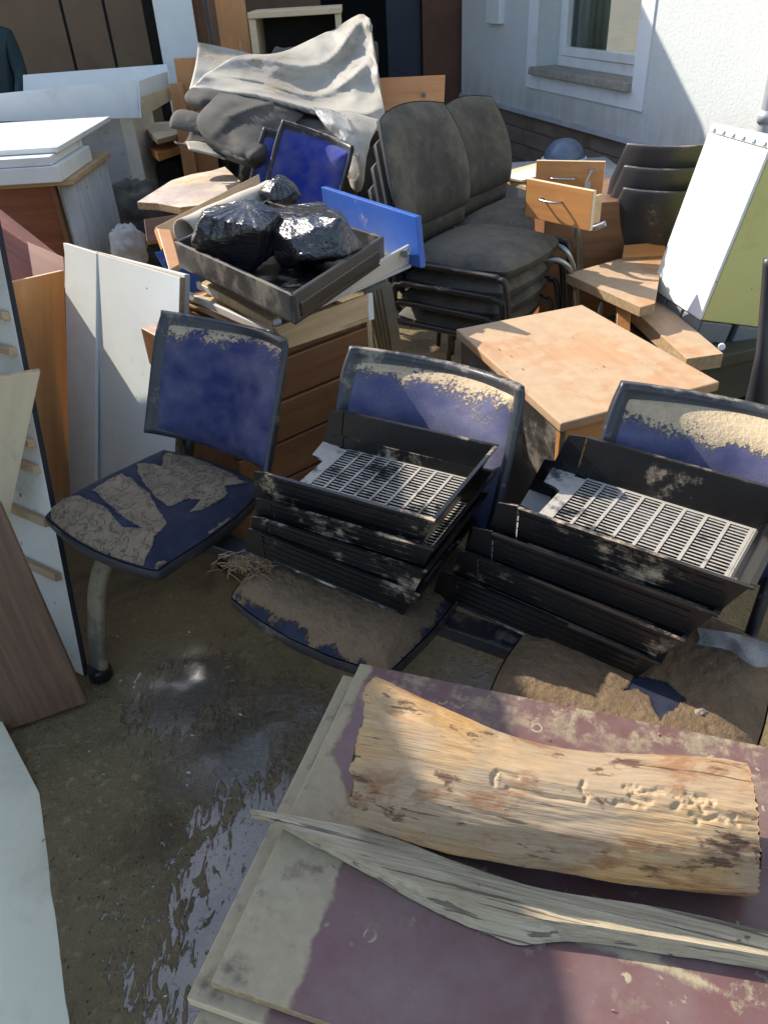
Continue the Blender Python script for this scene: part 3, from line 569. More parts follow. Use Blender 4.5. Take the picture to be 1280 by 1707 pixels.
# leaning slatted white shelf board on the left edge
sh = thing('battened_board', 'white panel with wooden battens leaning at the edge of the heap', 'panel', P(140, 1128, 0))
b0, b1 = P(140, 1128, 0), P(-60, 1020, 0); t1 = P(2, 425, 1.0)
pl_s = plane(b0, t1, b1); exs = (b0-b1).normalized(); n_s = pl_s[0] if pl_s[0].dot(CAM-b0) > 0 else -pl_s[0]
eu = (t1-b0).normalized(); Ls = (t1-b0).length
b = MB(); b.prism([b0, t1+eu*.25, t1+eu*.25-exs*.9, b0-exs*.9], -n_s*.018, 0, 1); b.build('panel', [W['whitedirty'], W['dark']], sh, mtx=frame(b0, -exs, n_s), bevel=.002)
for py in (515, 572, 628, 722, 766, 860, 955):
    yx = np.interp(py, [430, 785, 960, 1128], [2, 152, 146, 140]); h_ = hit(yx, py, pl_s); k_ = (h_-b0).dot(eu); c_ = b0+eu*k_
    b = MB(); b.prism([c_-exs*.012+n_s*.022, c_-exs*.8+n_s*.022, c_-exs*.8+n_s*.022-eu*.022, c_-exs*.012+n_s*.022-eu*.022], -n_s*.0225); b.build('batten', 'pine', sh, mtx=frame(c_, -exs, n_s), bevel=.002)
board('cream_plank', [P(68, 618, .78), P(-70, 640, .80), P(-60, 880, .42), (14, 872)], .02, ['cream', 'pine'], 'cream plank leaning across the battened white panel', 'plank', ex=(0, 3))
board('brown_board', [P(146, 1172, .012), P(18, 1216, .012), P(0, 838, .55), (-120, 840), (-150, 1260)][:1] + [P(0, 838, .56), P(-150, 1275, .012), (20, 1216)], .03, ['brown', 'cabbrown'], 'dark brown wood grained board leaning low above the wet ground', 'board', ex=(0, 1))
board('ivory_board', [P(66, 1322, .0), P(122, 1740, .0), P(0, 1195, .27), (-140, 1000), (-300, 1740)][:2] + [P(-60, 1740, .10), (-90, 1080), (0, 1195)], .03, ['ivory', 'ivory'], 'plain ivory board leaning beside the puddle below the dark brown board', 'board')

# ================================================================== CARPET HEAP
cp = thing('carpet_roll', 'folded beige floor covering with dark felt backing thrown over the heap', 'carpet', (-.4, 5.0, 0))
sheet('upper_fold', [[(462, 96, 5.35), (505, 75, 5.4), (560, 48, 5.45), (600, 26, 5.4), (617, 30, 5.3)],
                     [(400, 95, 5.15), (462, 108, 5.15), (545, 100, 5.2), (605, 85, 5.2), (626, 90, 5.1)],
                     [(350, 122, 4.95), (440, 138, 4.95), (530, 150, 5.0), (600, 140, 4.95), (634, 140, 4.9)],
                     [(338, 130, 4.75), (430, 152, 4.7), (530, 178, 4.72), (600, 180, 4.72), (640, 190, 4.7)],
                     [(322, 148, 4.7), (420, 160, 4.6), (520, 190, 4.55), (590, 205, 4.5), (646, 225, 4.45)]], 'carpet', cp, .012, 14, .028, 5., 0., 3, .085)
sheet('back_flap', [[(330, 72, 5.5), (380, 82, 5.5), (420, 92, 5.5)], [(326, 110, 5.3), (370, 112, 5.3), (420, 112, 5.3)], [(316, 152, 5.1), (360, 140, 5.1), (410, 135, 5.1)]], 'carpet', cp, .01, 7, .02, 7.)
sheet('under_fold', [[(378, 146, 4.8), (425, 150, 4.8), (470, 162, 4.8), (512, 178, 4.85)], [(352, 172, 4.45), (405, 176, 4.4), (455, 185, 4.45), (508, 190, 4.65)],
                     [(330, 203, 4.3), (380, 214, 4.15), (430, 220, 4.15), (485, 215, 4.4)], [(345, 235, 4.2), (390, 250, 4.05), (430, 258, 4.0), (480, 250, 4.2)], [(380, 262, 4.2), (410, 272, 4.05), (440, 276, 4.05), (480, 275, 4.2)]], 'carpetback', cp, .012, 12, .022, 7., 3., 2, .07)
def curl(name, p0, p1, r, m_, parent, turns=.85, th=.008):
    d = (p1-p0); a = d.cross(V(0, 0, 1)).normalized(); c = d.cross(a).normalized(); b = MB(); rows = []
    for i in range(9):
        o = p0+d*i/8; rr = r*(1+.12*fbm((i*.5, 1, r*40), 2)); rows.append([o+(a*math.cos(q)+c*math.sin(q))*rr for q in [turns*2*math.pi*k/28+.8 for k in range(29)]])
    b.grid(rows); return b.build(name, m_, parent, smooth=True, solid=th)
curl('curled_end', PY(300, 212, 4.45), PY(352, 222, 4.35), .085, 'carpetback', cp)
sheet('side_fold', [[(322, 148, 4.7), (350, 150, 4.65), (378, 150, 4.7)], [(310, 162, 4.6), (340, 165, 4.5), (365, 172, 4.5)], [(325, 182, 4.6), (340, 180, 4.5), (350, 182, 4.5)]], 'carpetback', cp, .01, 6, .02, 9.)
sheet('hanging_corner', [[(545, 185, 4.5), (585, 190, 4.45), (640, 205, 4.5)], [(560, 215, 4.3), (590, 220, 4.2), (622, 225, 4.25)], [(575, 260, 4.15), (598, 265, 4.05), (608, 265, 4.1)], [(588, 312, 4.1), (598, 318, 4.05), (604, 300, 4.1)]], 'carpet', cp, .01, 7, .03, 9.)
b = MB()                                               # core of the roll that carries the folds
for p0, p1, r in ((PY(345, 165, 5.0), PY(640, 215, 4.95), .10), (PY(420, 250, 4.7), PY(600, 270, 4.6), .2), (PY(455, 130, 5.65), PY(625, 120, 5.55), .17)): b.tube([p0+(p1-p0)*i/10+V(0, 0, .02*fbm((i, r*9, 0), 2)) for i in range(11)], r, 18)
b.build('rolled_core', 'carpetback', cp, smooth=True)
b = MB()
for p0, p1, r in ((P(420, 300, .28), P(600, 320, .28), .26), (P(330, 250, .3), P(640, 250, .3), .28)): b.tube([p0+(p1-p0)*i/10 for i in range(11)], r, 18)
b.build('lower_roll', 'carpetback', cp, smooth=True)
def blob(name, c, r, m_, label, cat, seed=0., am=.2, sq=2.6, res=(40, 56), parent=None, frq=2.2, rid=.0, group=None):
    rows = []; c = Vector(c)
    for i in range(res[0]+1):
        a = math.pi*i/res[0]; rr = []
        for k in range(res[1]):
            q = 2*math.pi*k/res[1]; d = V(math.sin(a)*math.cos(q), math.sin(a)*math.sin(q), math.cos(a))
            e = (abs(d.x)**sq+abs(d.y)**sq+abs(d.z)**sq)**(-1/sq); f_ = 1+am*fbm(d*frq+V(seed, seed*2, 0), 4)+rid*(1-abs(noise.noise(d*frq*2+V(0, seed, 0)))*2)
            rr.append(c+V(d.x*r[0], d.y*r[1], d.z*r[2])*e*f_)
        rows.append(rr)
    b = MB(); b.grid(rows, closed=True); o = b.build(name, m_, parent, smooth=True)
    if parent is None: tag(o, label, cat, group)
    return o
blob('rubbish_sack', P(278, 290, .42)+V(0, .15, -.12), (.28, .25, .3), 'blackfab', 'soft black sack slumped below the curled carpet end', 'sack', 3.)
blob('rubbish_sack', P(360, 268, .5)+V(0, .15, -.15), (.3, .25, .34), 'bag', 'black sack under the dark felt side of the carpet', 'sack', 8.)
blob('rubbish_sack', P(480, 300, .5)+V(0, .25, -.2), (.35, .3, .4), 'blackfab', 'dark sack between the carpet and the blue chair back', 'sack', 5.)
cl = sheet('felt_scrap', [[(310, 238, 4.3), (345, 238, 4.3), (378, 256, 4.3)], [(315, 250, 4.1), (350, 258, 4.1), (375, 266, 4.1)]], 'carpet', None, .008, 6, .015, 9.); tag(cl, 'beige scrap of floor covering lying on a black sack', 'carpet scrap')
fs = sheet('plastic_sheet', [[(520, 178, 4.35), (548, 182, 4.35), (575, 190, 4.3)], [(535, 200, 4.2), (560, 205, 4.1), (585, 215, 4.1)], [(565, 240, 4.1), (580, 250, 4.0), (598, 250, 4.0)], [(575, 290, 4.0), (588, 300, 3.95), (600, 295, 4.0)]], 'film', None, .002, 8, .05, 14.); tag(fs, 'crumpled clear plastic sheet hanging from the carpet beside the blue chair', 'plastic sheet')
# beech drawer front behind the black chairs
board('beech_facing_board', [('y', 630, 129, 5.2), ('y', 742, 124, 5.2), ('y', 740, 172, 5.1), (636, 190)], .02, ['beech', 'cream'], 'orange beech drawer front with a keyhole behind the black chairs', 'drawer front')
b = MB(); b.tube([PY(706, 155, 5.16), PY(706, 158, 5.12)], .013, 10); b.build('keyhole', 'chrome', bpy.data.objects['beech_facing_board'])
bxp('support_crate', 'cabbrown', PY(640, 150, 5.3).x, PY(735, 150, 5.3).x, 5.25, 5.7, 0, .86, None); tag(bpy.data.objects['support_crate'], 'brown crate supporting the beech drawer front behind the black chairs', 'crate')

# broken chipboard, plank, pieces near the crate
rp = [P(228, 336, .70), P(262, 338, .70), P(300, 345, .70), P(345, 340, .70), P(392, 322, .71), P(402, 302, .72), P(375, 277, .72), P(352, 284, .72), P(318, 290, .71), P(285, 300, .71)]
b = MB(); b.prism(rp, (0, 0, -.035), 0, 1); bc = b.build('broken_chipboard', ['rotcard', 'edge'], None, bevel=.003); tag(bc, 'broken swollen chipboard sheet with ragged edge beside the crate', 'board')
board('splintered_board', [P(240, 365, .68), P(330, 352, .68), P(330, 390, .60), (245, 402)], .03, ['cabbrown', 'edge'], 'short brown board end under the broken chipboard', 'board')
board('beech_plank', [('y', 260, 377, 2.64), ('y', 432, 289, 3.2), ('y', 436, 316, 3.12), (272, 410)], .022, ['pine', 'beech'], 'orange beech plank rising along the black crate', 'plank')
board('beech_upright', [('y', 262, 380, 2.61), ('y', 284, 382, 2.6), ('y', 300, 440, 2.45), (282, 450)], .02, ['beech', 'cream'], 'short beech upright at the corner of the black crate', 'plank')
board('blue_board', [('y', 258, 420, 2.72), ('y', 300, 412, 2.74), ('y', 345, 482, 2.66), (300, 490)], .02, ['blueboard', 'blueboard'], 'blue board wedged under the black crate', 'board')
curl('cardboard_roll', PY(308, 388, 2.60), PY(452, 322, 3.05), .047, 'card', None, 1.05, .006); tag(bpy.data.objects['cardboard_roll'], 'open cream cardboard roll lying in the black crate', 'cardboard roll')
blob('crumpled_paper', P(215, 415, .42), (.09, .08, .12), 'paper', 'crumpled grey white paper between the white doors and the crate', 'paper', 2., .28, 2.2, (24, 32), frq=3.0)
blob('rubbish_sack', P(228, 385, .25), (.24, .3, .28), 'blackfab', 'dark sack in the gap behind the large white door', 'sack', 12.)

# ================================================================== BLACK CRATE, BAGS, DRAWERS
ZC = .915
cr = thing('black_crate', 'flat black plastic crate holding rubbish bags and a cardboard roll', 'crate', P(460, 430, ZC-.07))
cL, cN, cR = P(290, 402, ZC), P(487, 492, ZC), P(640, 393, ZC); cF = cL+cR-cN
def wallseg(name, a, c, h, parent, m_, t=.012):
    d = (c-a).normalized(); n = d.cross(V(0, 0, 1)); b = MB(); b.prism([a, c, c-V(0, 0, h), a-V(0, 0, h)], n*t); o = b.build(name, m_, parent, bevel=.003); return o
for i, (a, c) in enumerate(((cN, cL), (cR, cN), (cF, cR), (cL, cF))): wallseg('side', a, c, .075, cr, 'crate')
b = MB(); b.prism([cL-V(0, 0, .07), cN-V(0, 0, .07), cR-V(0, 0, .07), cF-V(0, 0, .07)], (0, 0, -.006)); b.build('floor', 'blackplastic', cr)
g0 = cN+(cR-cN)*.05; g1 = cN+(cR-cN)*.93; dn = (cR-cN).cross(V(0, 0, 1)).normalized()
if dn.dot(CAM-cN) < 0: dn = -dn
b = MB(); b.prism([g0+V(0, 0, -.026)+dn*.004, g1+V(0, 0, -.026)+dn*.004, g1+V(0, 0, -.066)+dn*.004, g0+V(0, 0, -.066)+dn*.004], -dn*.014); b.build('grip_panel', 'blackplastic', cr, bevel=.006)

def bag(name, px, r, yaw, label, seed, sq=3.0, lift=.0):
    """film pulled tight over boxy contents: hull of a jittered box, finely divided, creases fanning from the knot"""
    import bmesh
    c = P(*px); ca, sa = math.cos(yaw), math.sin(yaw); rn = random.Random(int(seed*10)); bm = bmesh.new()
    for k in range(22):
        q = Vector((rn.gauss(0, 1), rn.gauss(0, 1), rn.gauss(0, 1))).normalized(); f_ = rn.uniform(.82, 1.15)*(abs(q.x)**sq+abs(q.y)**sq+abs(q.z)**sq)**(-1/sq); bm.verts.new((q.x*r[0]*f_, q.y*r[1]*f_, q.z*r[2]*f_))
    h = bmesh.ops.convex_hull(bm, input=bm.verts); bmesh.ops.delete(bm, geom=list({g for g in h['geom_interior'] if isinstance(g, bmesh.types.BMVert)}), context='VERTS')
    for _ in range(5):
        bmesh.ops.subdivide_edges(bm, edges=bm.edges[:], cuts=1, use_grid_fill=True)
        if _ in (2, 3): bmesh.ops.smooth_vert(bm, verts=bm.verts[:], factor=.3, use_axis_x=True, use_axis_y=True, use_axis_z=True)
    kn = Vector((rn.uniform(-.3, .3)*r[0], rn.uniform(-.3, .3)*r[1], r[2]*1.05)); bm.normal_update()
    for v in bm.verts:
        d = v.co-kn; a_ = math.atan2(d.y, d.x); l = d.length/max(r)
        f_ = .55*(math.sin(a_*17+2.5*noise.noise(v.co*9+Vector((seed, 0, 0))))+.6*math.sin(a_*39+seed*3+2*noise.noise(v.co*14)))*.0022*min(1, l*1.6)
        f_ += (1-abs(noise.noise(v.co*9+Vector((seed, 1, 0))))*1.3)**3*.006+.003*noise.noise(v.co*8+Vector((0, seed, 0)))
        v.co = v.co+v.normal*f_
    me = bpy.data.meshes.new(name); bm.to_mesh(me); bm.free(); me.materials.append(W['bag']); me.polygons.foreach_set('use_smooth', [True]*len(me.polygons))
    o = bpy.data.objects.new(name, me); COL.objects.link(o); o.matrix_basis = Matrix.Translation(c+V(0, 0, lift)) @ Matrix.Rotation(yaw, 4, 'Z'); return tag(o, label, 'bag', 'black bags in the crate')
yc = math.atan2((cL-cN).y, (cL-cN).x)
bag('rubbish_bag', (398, 400, ZC+.015), (.12, .10, .09), yc+.55, 'small black bag stretched over a box in the left end of the crate', 1.7, 4.5)
bag('rubbish_bag', (507, 392, ZC+.02), (.20, .12, .10), yc, 'long bulky black bag filling the middle of the crate', 5.2, 2.8)
bag('rubbish_bag', (462, 318, ZC+.02), (.085, .07, .05), yc, 'little knotted black bag at the far corner of the crate', 9.1, 2.2)

# blue fronted drawer under the crate
bd = thing('blue_drawer_box', 'drawer with bright blue front and white metal side under the crate', 'drawer', P(600, 470, .72))
bf = board('front', [P(535, 311, .95), P(693, 361, .95), P(701, 447, .80), (545, 392)], .02, ['blueboard', 'blueboard'], parent=bd)
b0_, b1_ = P(687, 405, .86), P(512, 522, .80)
board('side_rail', [P(683, 408, .865), P(512, 500, .83), P(505, 524, .79), (684, 440)], .008, ['runner', 'runner'], parent=bd)
b = MB(); b.prism([P(560, 400, .80), P(685, 440, .80), P(515, 515, .79), P(440, 470, .79)], (0, 0, -.01)); b.build('base', 'greywhite', bd)
b = MB(); p_ = P(679, 420, .85); b.tube([p_, p_+V(-.01, -.02, 0)], .012, 8); b.build('bracket', 'chrome', bd)

# pale drawer with runners and rollers, on the brown chest
pd = thing('pale_drawer_box', 'pale wooden drawer with white roller runners on the brown chest', 'drawer', P(540, 560, .68))
ZD = .775
board('front', [P(458, 546, ZD), P(614, 490, ZD), P(619, 534, ZD-.075), (478, 582)], .018, ['pine', 'pine'], parent=pd)
r0, r1 = P(330, 470, ZD+.0), P(466, 541, ZD)
fdir = (r1-r0)
for (a, c, th) in (((332, 468), (462, 532), 0), ((300, 478), (456, 548), 1), ((345, 452), (498, 512), 2)):
    A, B2 = P(*a, ZD+(.0 if th != 1 else -.02)), P(*c, ZD+(.0 if th != 1 else -.02)); d = (B2-A).normalized(); n = d.cross(V(0, 0, 1))
    b = MB(); b.prism([A, B2, B2-V(0, 0, .022), A-V(0, 0, .022)], n*.012); rn = b.build('runner', 'runner', pd, bevel=.002)
    b = MB(); b.tube([B2+V(0, 0, -.01)-n*.008, B2+V(0, 0, -.01)+n*.02], .012, 16); b.build('roller', 'white', rn, bevel=.002)
board('side', [P(336, 470, ZD+.005), P(360, 458, ZD+.005), P(468, 522, ZD+.005), (452, 536)], .03, ['pine', 'pine'], parent=pd)
b = MB(); p_ = P(617, 512, ZD-.03); b.prism([P(611, 489, ZD+.002), P(621, 487, ZD+.002), P(624, 532, ZD-.072), P(614, 535, ZD-.072)], (P(614, 500, ZD)-CAM).normalized()*.02); b.build('corner_plate', 'runner', pd, bevel=.003)
b = MB(); b.prism([P(300, 500, ZD-.06), P(470, 575, ZD-.06), P(614, 530, ZD-.06), P(440, 460, ZD-.06)], (0, 0, -.008)); b.build('base', 'pine', pd)
ch = thing('brown_chest', 'brown chest with ribbed drawer fronts below the pale drawer', 'chest', P(520, 700, 0))
e0, e1 = P(440, 610, .66), P(612, 545, .66); e0 = e0-(e1-e0)*.35; dch = (e1-e0); dch.z = 0; bk = V(-dch.y, dch.x, 0).normalized()
for i in range(5):
    z1 = .66-i*.13; b = MB(); a, c = V(e0.x, e0.y, 0), V(e1.x, e1.y, 0); b.prism([a+V(0, 0, z1), c+V(0, 0, z1), c+V(0, 0, z1-.122), a+V(0, 0, z1-.122)], bk*.02); b.build('drawer_front', 'cabbrown', ch, mtx=frame(a+V(0, 0, z1), dch, -bk), bevel=.004)
b = MB(); a, c = V(e0.x, e0.y, 0)+bk*.022, V(e1.x, e1.y, 0)+bk*.022; b.prism([a, c, c+bk*.45, a+bk*.45], (0, 0, .69)); b.build('carcass', 'cabbrown', ch, bevel=.003)
b = MB(); q_ = V(e1.x, e1.y, 0); b.prism([q_+V(0, 0, .0), q_+dch.normalized()*.02, q_+dch.normalized()*.02+bk*.46, q_+bk*.46], (0, 0, .70)); b.build('side_panel', 'pine', ch, bevel=.003)
board('brown_rail', [P(308, 500, .72), P(416, 531, .72), P(417, 552, .68), (308, 522)], .03, ['cabbrown', 'edge'], 'mud streaked brown rail behind the left blue chair back', 'rail')
bxp('brown_cabinet', 'cabbrown', -.66, -.38, 2.50, 2.86, 0, .64, None, .005); tag(bpy.data.objects['brown_cabinet'], 'dark brown cabinet standing behind the left blue chair back', 'cabinet')
for i in range(5):
    A, B2 = P(615+i*7, 480-i*1, .70), P(640+i*6, 590+i*2, .30); b = MB(); d = (B2-A); b.box((A+B2)/2, d/2, d.cross(V(1, .6, 0)).normalized()*.006, d.cross(d.cross(V(1, .6, 0))).normalized()*.02)
    o = b.build('grey_lath', 'slatgrey', None, bevel=.002); tag(o, 'grey lath of the bundle leaning between the chest and the black chairs', 'lath', 'bundle of grey laths')

# ================================================================== BLUE CHAIR IN THE HEAP (pair of backs)
def backrest_parts(parent, mtx, wd=.225, ht=.34, curve=.055, fab='backfab', dusttop=1., seed=0., cush=.045, mudtop=.75, dust=.5, nu=70, nv=50):
    """local: x across, y front(-)/back(+), z up from bottom edge; concave towards -y"""
    def prof(s, v, k): return -curve*s*s
    b = MB(); rows = []; mud = []; du = []                # cushion, front face with rolled border
    for i in range(nv+1):
        v = i/nv*2-1; r = []
        for j in range(nu+1):
            s = j/nu*2-1
            # squircle map
            x = s*math.sqrt(max(0, 1-.10*v*v)); zz = v*math.sqrt(max(0, 1-.10*s*s))
            e = max(abs(s), abs(v)); th = (1-e**5)*cush*(1+.10*math.cos(s*2.2))-.004
            n_ = fbm((s*3+seed, v*3, seed), 4)
            top = (zz+1)/2
            m_ = mudtop*(1.25*(top-.74)/.26) + .45*n_ - .08 + .10*fbm((s*14+seed, v*14, seed), 4)
            d_ = dust*(.35+.75*top)+.35*n_+.25*abs(s)
            m_ = max(-.6, min(1, m_)); mud.append(m_); du.append(max(0, min(1, d_)))
            r.append((x*wd*1.0-.006, prof(x, zz, 0)-.012-th-(.003*max(0, min(1, m_))), (zz*.5+.5)*ht*.99-.004+.012*x*x*(1-(zz+1)/2)))
        rows.append(r)
    b.grid(rows); pass
    o = b.build('back_cushion', fab, parent, mtx=mtx, local=True, smooth=True)
    for nm, arr in (('mud', mud), ('dust', du)): a = o.data.attributes.new(nm, 'FLOAT', 'POINT'); a.data.foreach_set('value', arr)
    b = MB(); rows = []                                  # shell with forward flanges
    for i in range(25):
        v = i/24*2-1; r = []
        for j in range(41):
            s = j/40*2-1; x = s*math.sqrt(max(0, 1-.10*max(0, v)**4)); zz = v*math.sqrt(max(0, 1-.06*s*s)); e = max(0, abs(s)-.9)/.1; e2 = max(0, v-.9)/.1
            r.append((x*wd*1.06, -curve*1.10*x*x-.010*e-.008*e2, (zz*.5+.5)*ht*1.04+.002))
        rows.append(r)
    b.grid(rows); b.build('back_shell', 'shell', parent, mtx=mtx, local=True, smooth=True, solid=-.016)
def blue_back(name, label, O, face, tilt, group=None, **kw):
    yaw = math.atan2(face.y, face.x)+math.pi/2
    return thing(name, label, 'chair', mtx=Matrix.Translation(O) @ Matrix.Rotation(yaw, 4, 'Z') @ Matrix.Rotation(tilt, 4, 'Y'), group=group)
def chair_legs(t, w=.2, d=.2, h=.42, m_='chrome'):
    for sx in (-1, 1):
        b = MB(); b.tube(catmull([V(sx*w, -d-.03, 0), V(sx*w, -d, h-.05), V(sx*w, -d+.05, h), V(sx*w, d-.05, h), V(sx*w, d, h-.05), V(sx*w, d+.04, 0)], 4), .011, 8); b.build('leg', m_, t, local=True, smooth=True)
O_b = PY(525, 300, 3.95); O_b.z = 0; O_b += V(-.24, .05, .03)
for k in range(2):
    t = blue_back('blue_chair', ('bright blue chair standing in front of the carpet heap', 'second blue chair nested behind the bright blue chair')[k], O_b+V(-.09, .08, 0)*k, V(-.40, -.92, 0), math.radians(17))
    backrest_parts(t, Matrix.Translation((0, .0, .58-.04*k)) @ Matrix.Rotation(math.radians(-16), 4, 'X'), .185, .38, .06, 'brightfab', mudtop=.0, dust=.12, seed=4+k, nu=40, nv=30)
    b = MB(); b.bx(-.2, .2, -.42, .0, .42-.04*k, .46-.04*k); b.build('seat', 'shell', t, local=True, bevel=.02); chair_legs(t, .19, .17, .42-.04*k)
    for sx in (-1, 1): b = MB(); b.tube([(sx*.14, -.02, .44-.04*k), (sx*.14, .04, .7-.04*k)], .012, 8); b.build('back_post', 'blacktube', t, local=True, smooth=True)

# ================================================================== BLACK UPHOLSTERED CHAIR STACKS
def cushion(hx, hy, h, seed, z0, nu=44, sqx=.14, dome=.02):
    b = MB(); rows = []
    for i in range(nu+1):
        v = i/nu*2-1; r = []
        for j in range(nu+1):
            s = j/nu*2-1; x = s*math.sqrt(1-.22*v*v); y = v*math.sqrt(1-.22*s*s); e = max(abs(s), abs(v))
            r.append((x*hx, y*hy, z0+h*(1-e**7)+dome*(1-s*s)*(1-v*v)))
        rows.append(r)
    b.grid(rows); rim = [(rows[0][j]) for j in range(nu+1)]+[rows[i][nu] for i in range(1, nu+1)]+[rows[nu][j] for j in range(nu-1, -1, -1)]+[rows[i][0] for i in range(nu-1, 0, -1)]
    b.grid([rim, [(p[0]*.97, p[1]*.97, z0-.03) for p in rim]], closed=True); b.f.append(tuple(range(len(b.v)-len(rim), len(b.v)))); b.mi.append(0); return b
def black_chair():
    t = thing('black_chair', 'x', 'chair')
    cushion(.235, .24, .035, 1, .44).build('seat', 'blackfab', t, local=True, smooth=True)
    # back: tall rounded pad, slightly wrapped; local +x is forward
    rows = []; nu = 40; b = MB()
    for i in range(nu+1):
        v = i/nu*2-1; r = []
        for j in range(nu+1):
            s = j/nu*2-1; y = s*math.sqrt(1-.26*v*v); z = v*math.sqrt(1-.22*s*s); e = max(abs(s), abs(v)); w_ = .262-.02*z
            r.append((.038*(1-e**6)+.035*y*y-.012+.02*(1-z*z)-.11*(z*.5+.5)-.225, y*w_, .715+z*.205))
        rows.append(r)
    b.grid(rows); b.build('backrest', 'blackfab', t, local=True, smooth=True)
    b = MB(); b.grid([[(p[0]*1.0-.014*(1 if 0 < i < nu and 0 < j < nu else 0)-.0-(.055*(1-max(abs(i/nu*2-1), abs(j/nu*2-1))**6)), p[1]*1.012, .715+(p[2]-.715)*1.012) for j, p in enumerate(r)] for i, r in enumerate(rows)]); b.build('back_shell', 'darkplastic', t, local=True, smooth=True)
    for sy in (-1, 1):
        b = MB(); y = sy*.255; b.tube(catmull([V(-.27, y*1.04, 0), V(-.235, y, .38), V(-.20, y, .425), V(-.15, y, .432), V(.15, y, .432), V(.20, y, .425), V(.235, y, .38), V(.27, y*1.04, 0)], 5), .0115, 10); b.build('side_frame', 'blacktube', t, local=True, smooth=True)
        b = MB(); b.tube(catmull([V(-.12, sy*.17, .42), V(-.23, sy*.17, .44), V(-.255, sy*.17, .52), V(-.265, sy*.165, .68)], 5), .011, 8); b.build('back_post', 'blacktube', t, local=True, smooth=True)
    for x in (-.12, .12): b = MB(); b.tube([(x, -.255, .425), (x, .255, .425)], .010, 8); b.build('cross_bar', 'blacktube', t, local=True, smooth=True)
    return t
bc0 = black_chair(); first = True
BD = V(.80, -.60, 0); byaw = math.atan2(BD.y, BD.x)
def stack(proto, base, yaw, n, dz, dx, labels, used, group):
    for k in range(n):
        o = proto if not used[0] else copy_tree(proto); used[0] = True
        f_ = V(math.cos(yaw), math.sin(yaw), 0)
        o.matrix_basis = Matrix.Translation(base+f_*dx*k+V(0, 0, dz*k)) @ Matrix.Rotation(yaw+random.uniform(-.015, .015), 4, 'Z'); o['label'] = labels[k]; o['group'] = group
used = [False]; sc_ = P(806, 402, .70); sc_.z = 0
nm = ['bottom', 'second', 'third']
stack(bc0, sc_-BD*.05, byaw, 4, .078, .018, ['lowest black chair of the stack between the blue drawer and the tan desk', 'second lowest black chair of the stack behind the tan desk', 'black chair just under the top one of the stack behind the tan desk', 'topmost black padded chair of the stack beside the blue drawer front'], used, 'stacked black padded chairs')
s2 = P(880, 322, .70); s2.z = 0
stack(bc0, s2-BD*.05, byaw-.02, 3, .078, .018, ['lowest black chair of the far stack near the house wall', 'middle black chair of the far stack near the house wall', 'top black chair of the far stack with muddy seat near the house wall'], used, 'stacked black padded chairs')

# ================================================================== RIGHT SIDE: plastic chairs, drawers, desk pedestal, boards, bin
def plastic_chair():
    t = thing('plastic_chair', 'x', 'chair')
    def shell(s, v):   # v 0..1 seat front -> back top
        if v < .5: q = v/.5; x = .22-.40*q; z = .45-.02*math.sin(q*math.pi)
        else: q = (v-.5)/.5; x = -.18-.05*math.sin(q*1.57)-.06*q; z = .45+.36*q+.0*q
        wd = .225 if v < .5 else .225-.03*((v-.5)/.5)**2; up_ = .03*s*s if v < .5 else 0; fw_ = .105*s*s if v >= .5 else .105*s*s*max(0, (v-.35)/.15)
        return V(x+fw_, s*wd, z+up_*(1-max(0, v-.35)/.15 if v > .35 else 1))
    b = MB(); b.grid([[shell(j/24*2-1, .5*i/20) for j in range(25)] for i in range(21)]); b.build('seat', 'darkplastic', t, local=True, smooth=True, solid=.012)
    b = MB(); b.grid([[shell((j/24*2-1)*(1-.12*max(0, i/20-.6)/.4), .5+.5*i/20) for j in range(25)] for i in range(21)]); b.build('backrest', 'darkplastic', t, local=True, smooth=True, solid=.016, bevel=.004)
    for sy in (-1, 1):
        for pts in ([V(.15, sy*.19, .43), V(.21, sy*.21, .40), V(.26, sy*.23, 0)], [V(-.12, sy*.19, .43), V(-.19, sy*.21, .40), V(-.27, sy*.23, 0)]):
            b = MB(); b.tube(catmull(pts, 5), .012, 10); b.build('leg', 'chrome', t, local=True, smooth=True)
        b = MB(); b.tube([(.15, sy*.19, .425), (-.12, sy*.19, .425)], .012, 8); b.build('seat_rail', 'chrome', t, local=True, smooth=True)
    return t
PF = V(.20, .98, 0); pyaw = math.atan2(PF.y, PF.x)
pc0 = plastic_chair(); u2 = [False]; tp = P(1130, 236, .97); tp.z = 0
stack(pc0, tp+PF*.22, pyaw, 3, .075, .03, ['lowest dark plastic chair of the stack beside the white and green bin', 'middle dark plastic chair of the stack beside the white and green bin', 'top dark plastic chair of the stack beside the white and green bin'], u2, 'stacked dark plastic chairs')

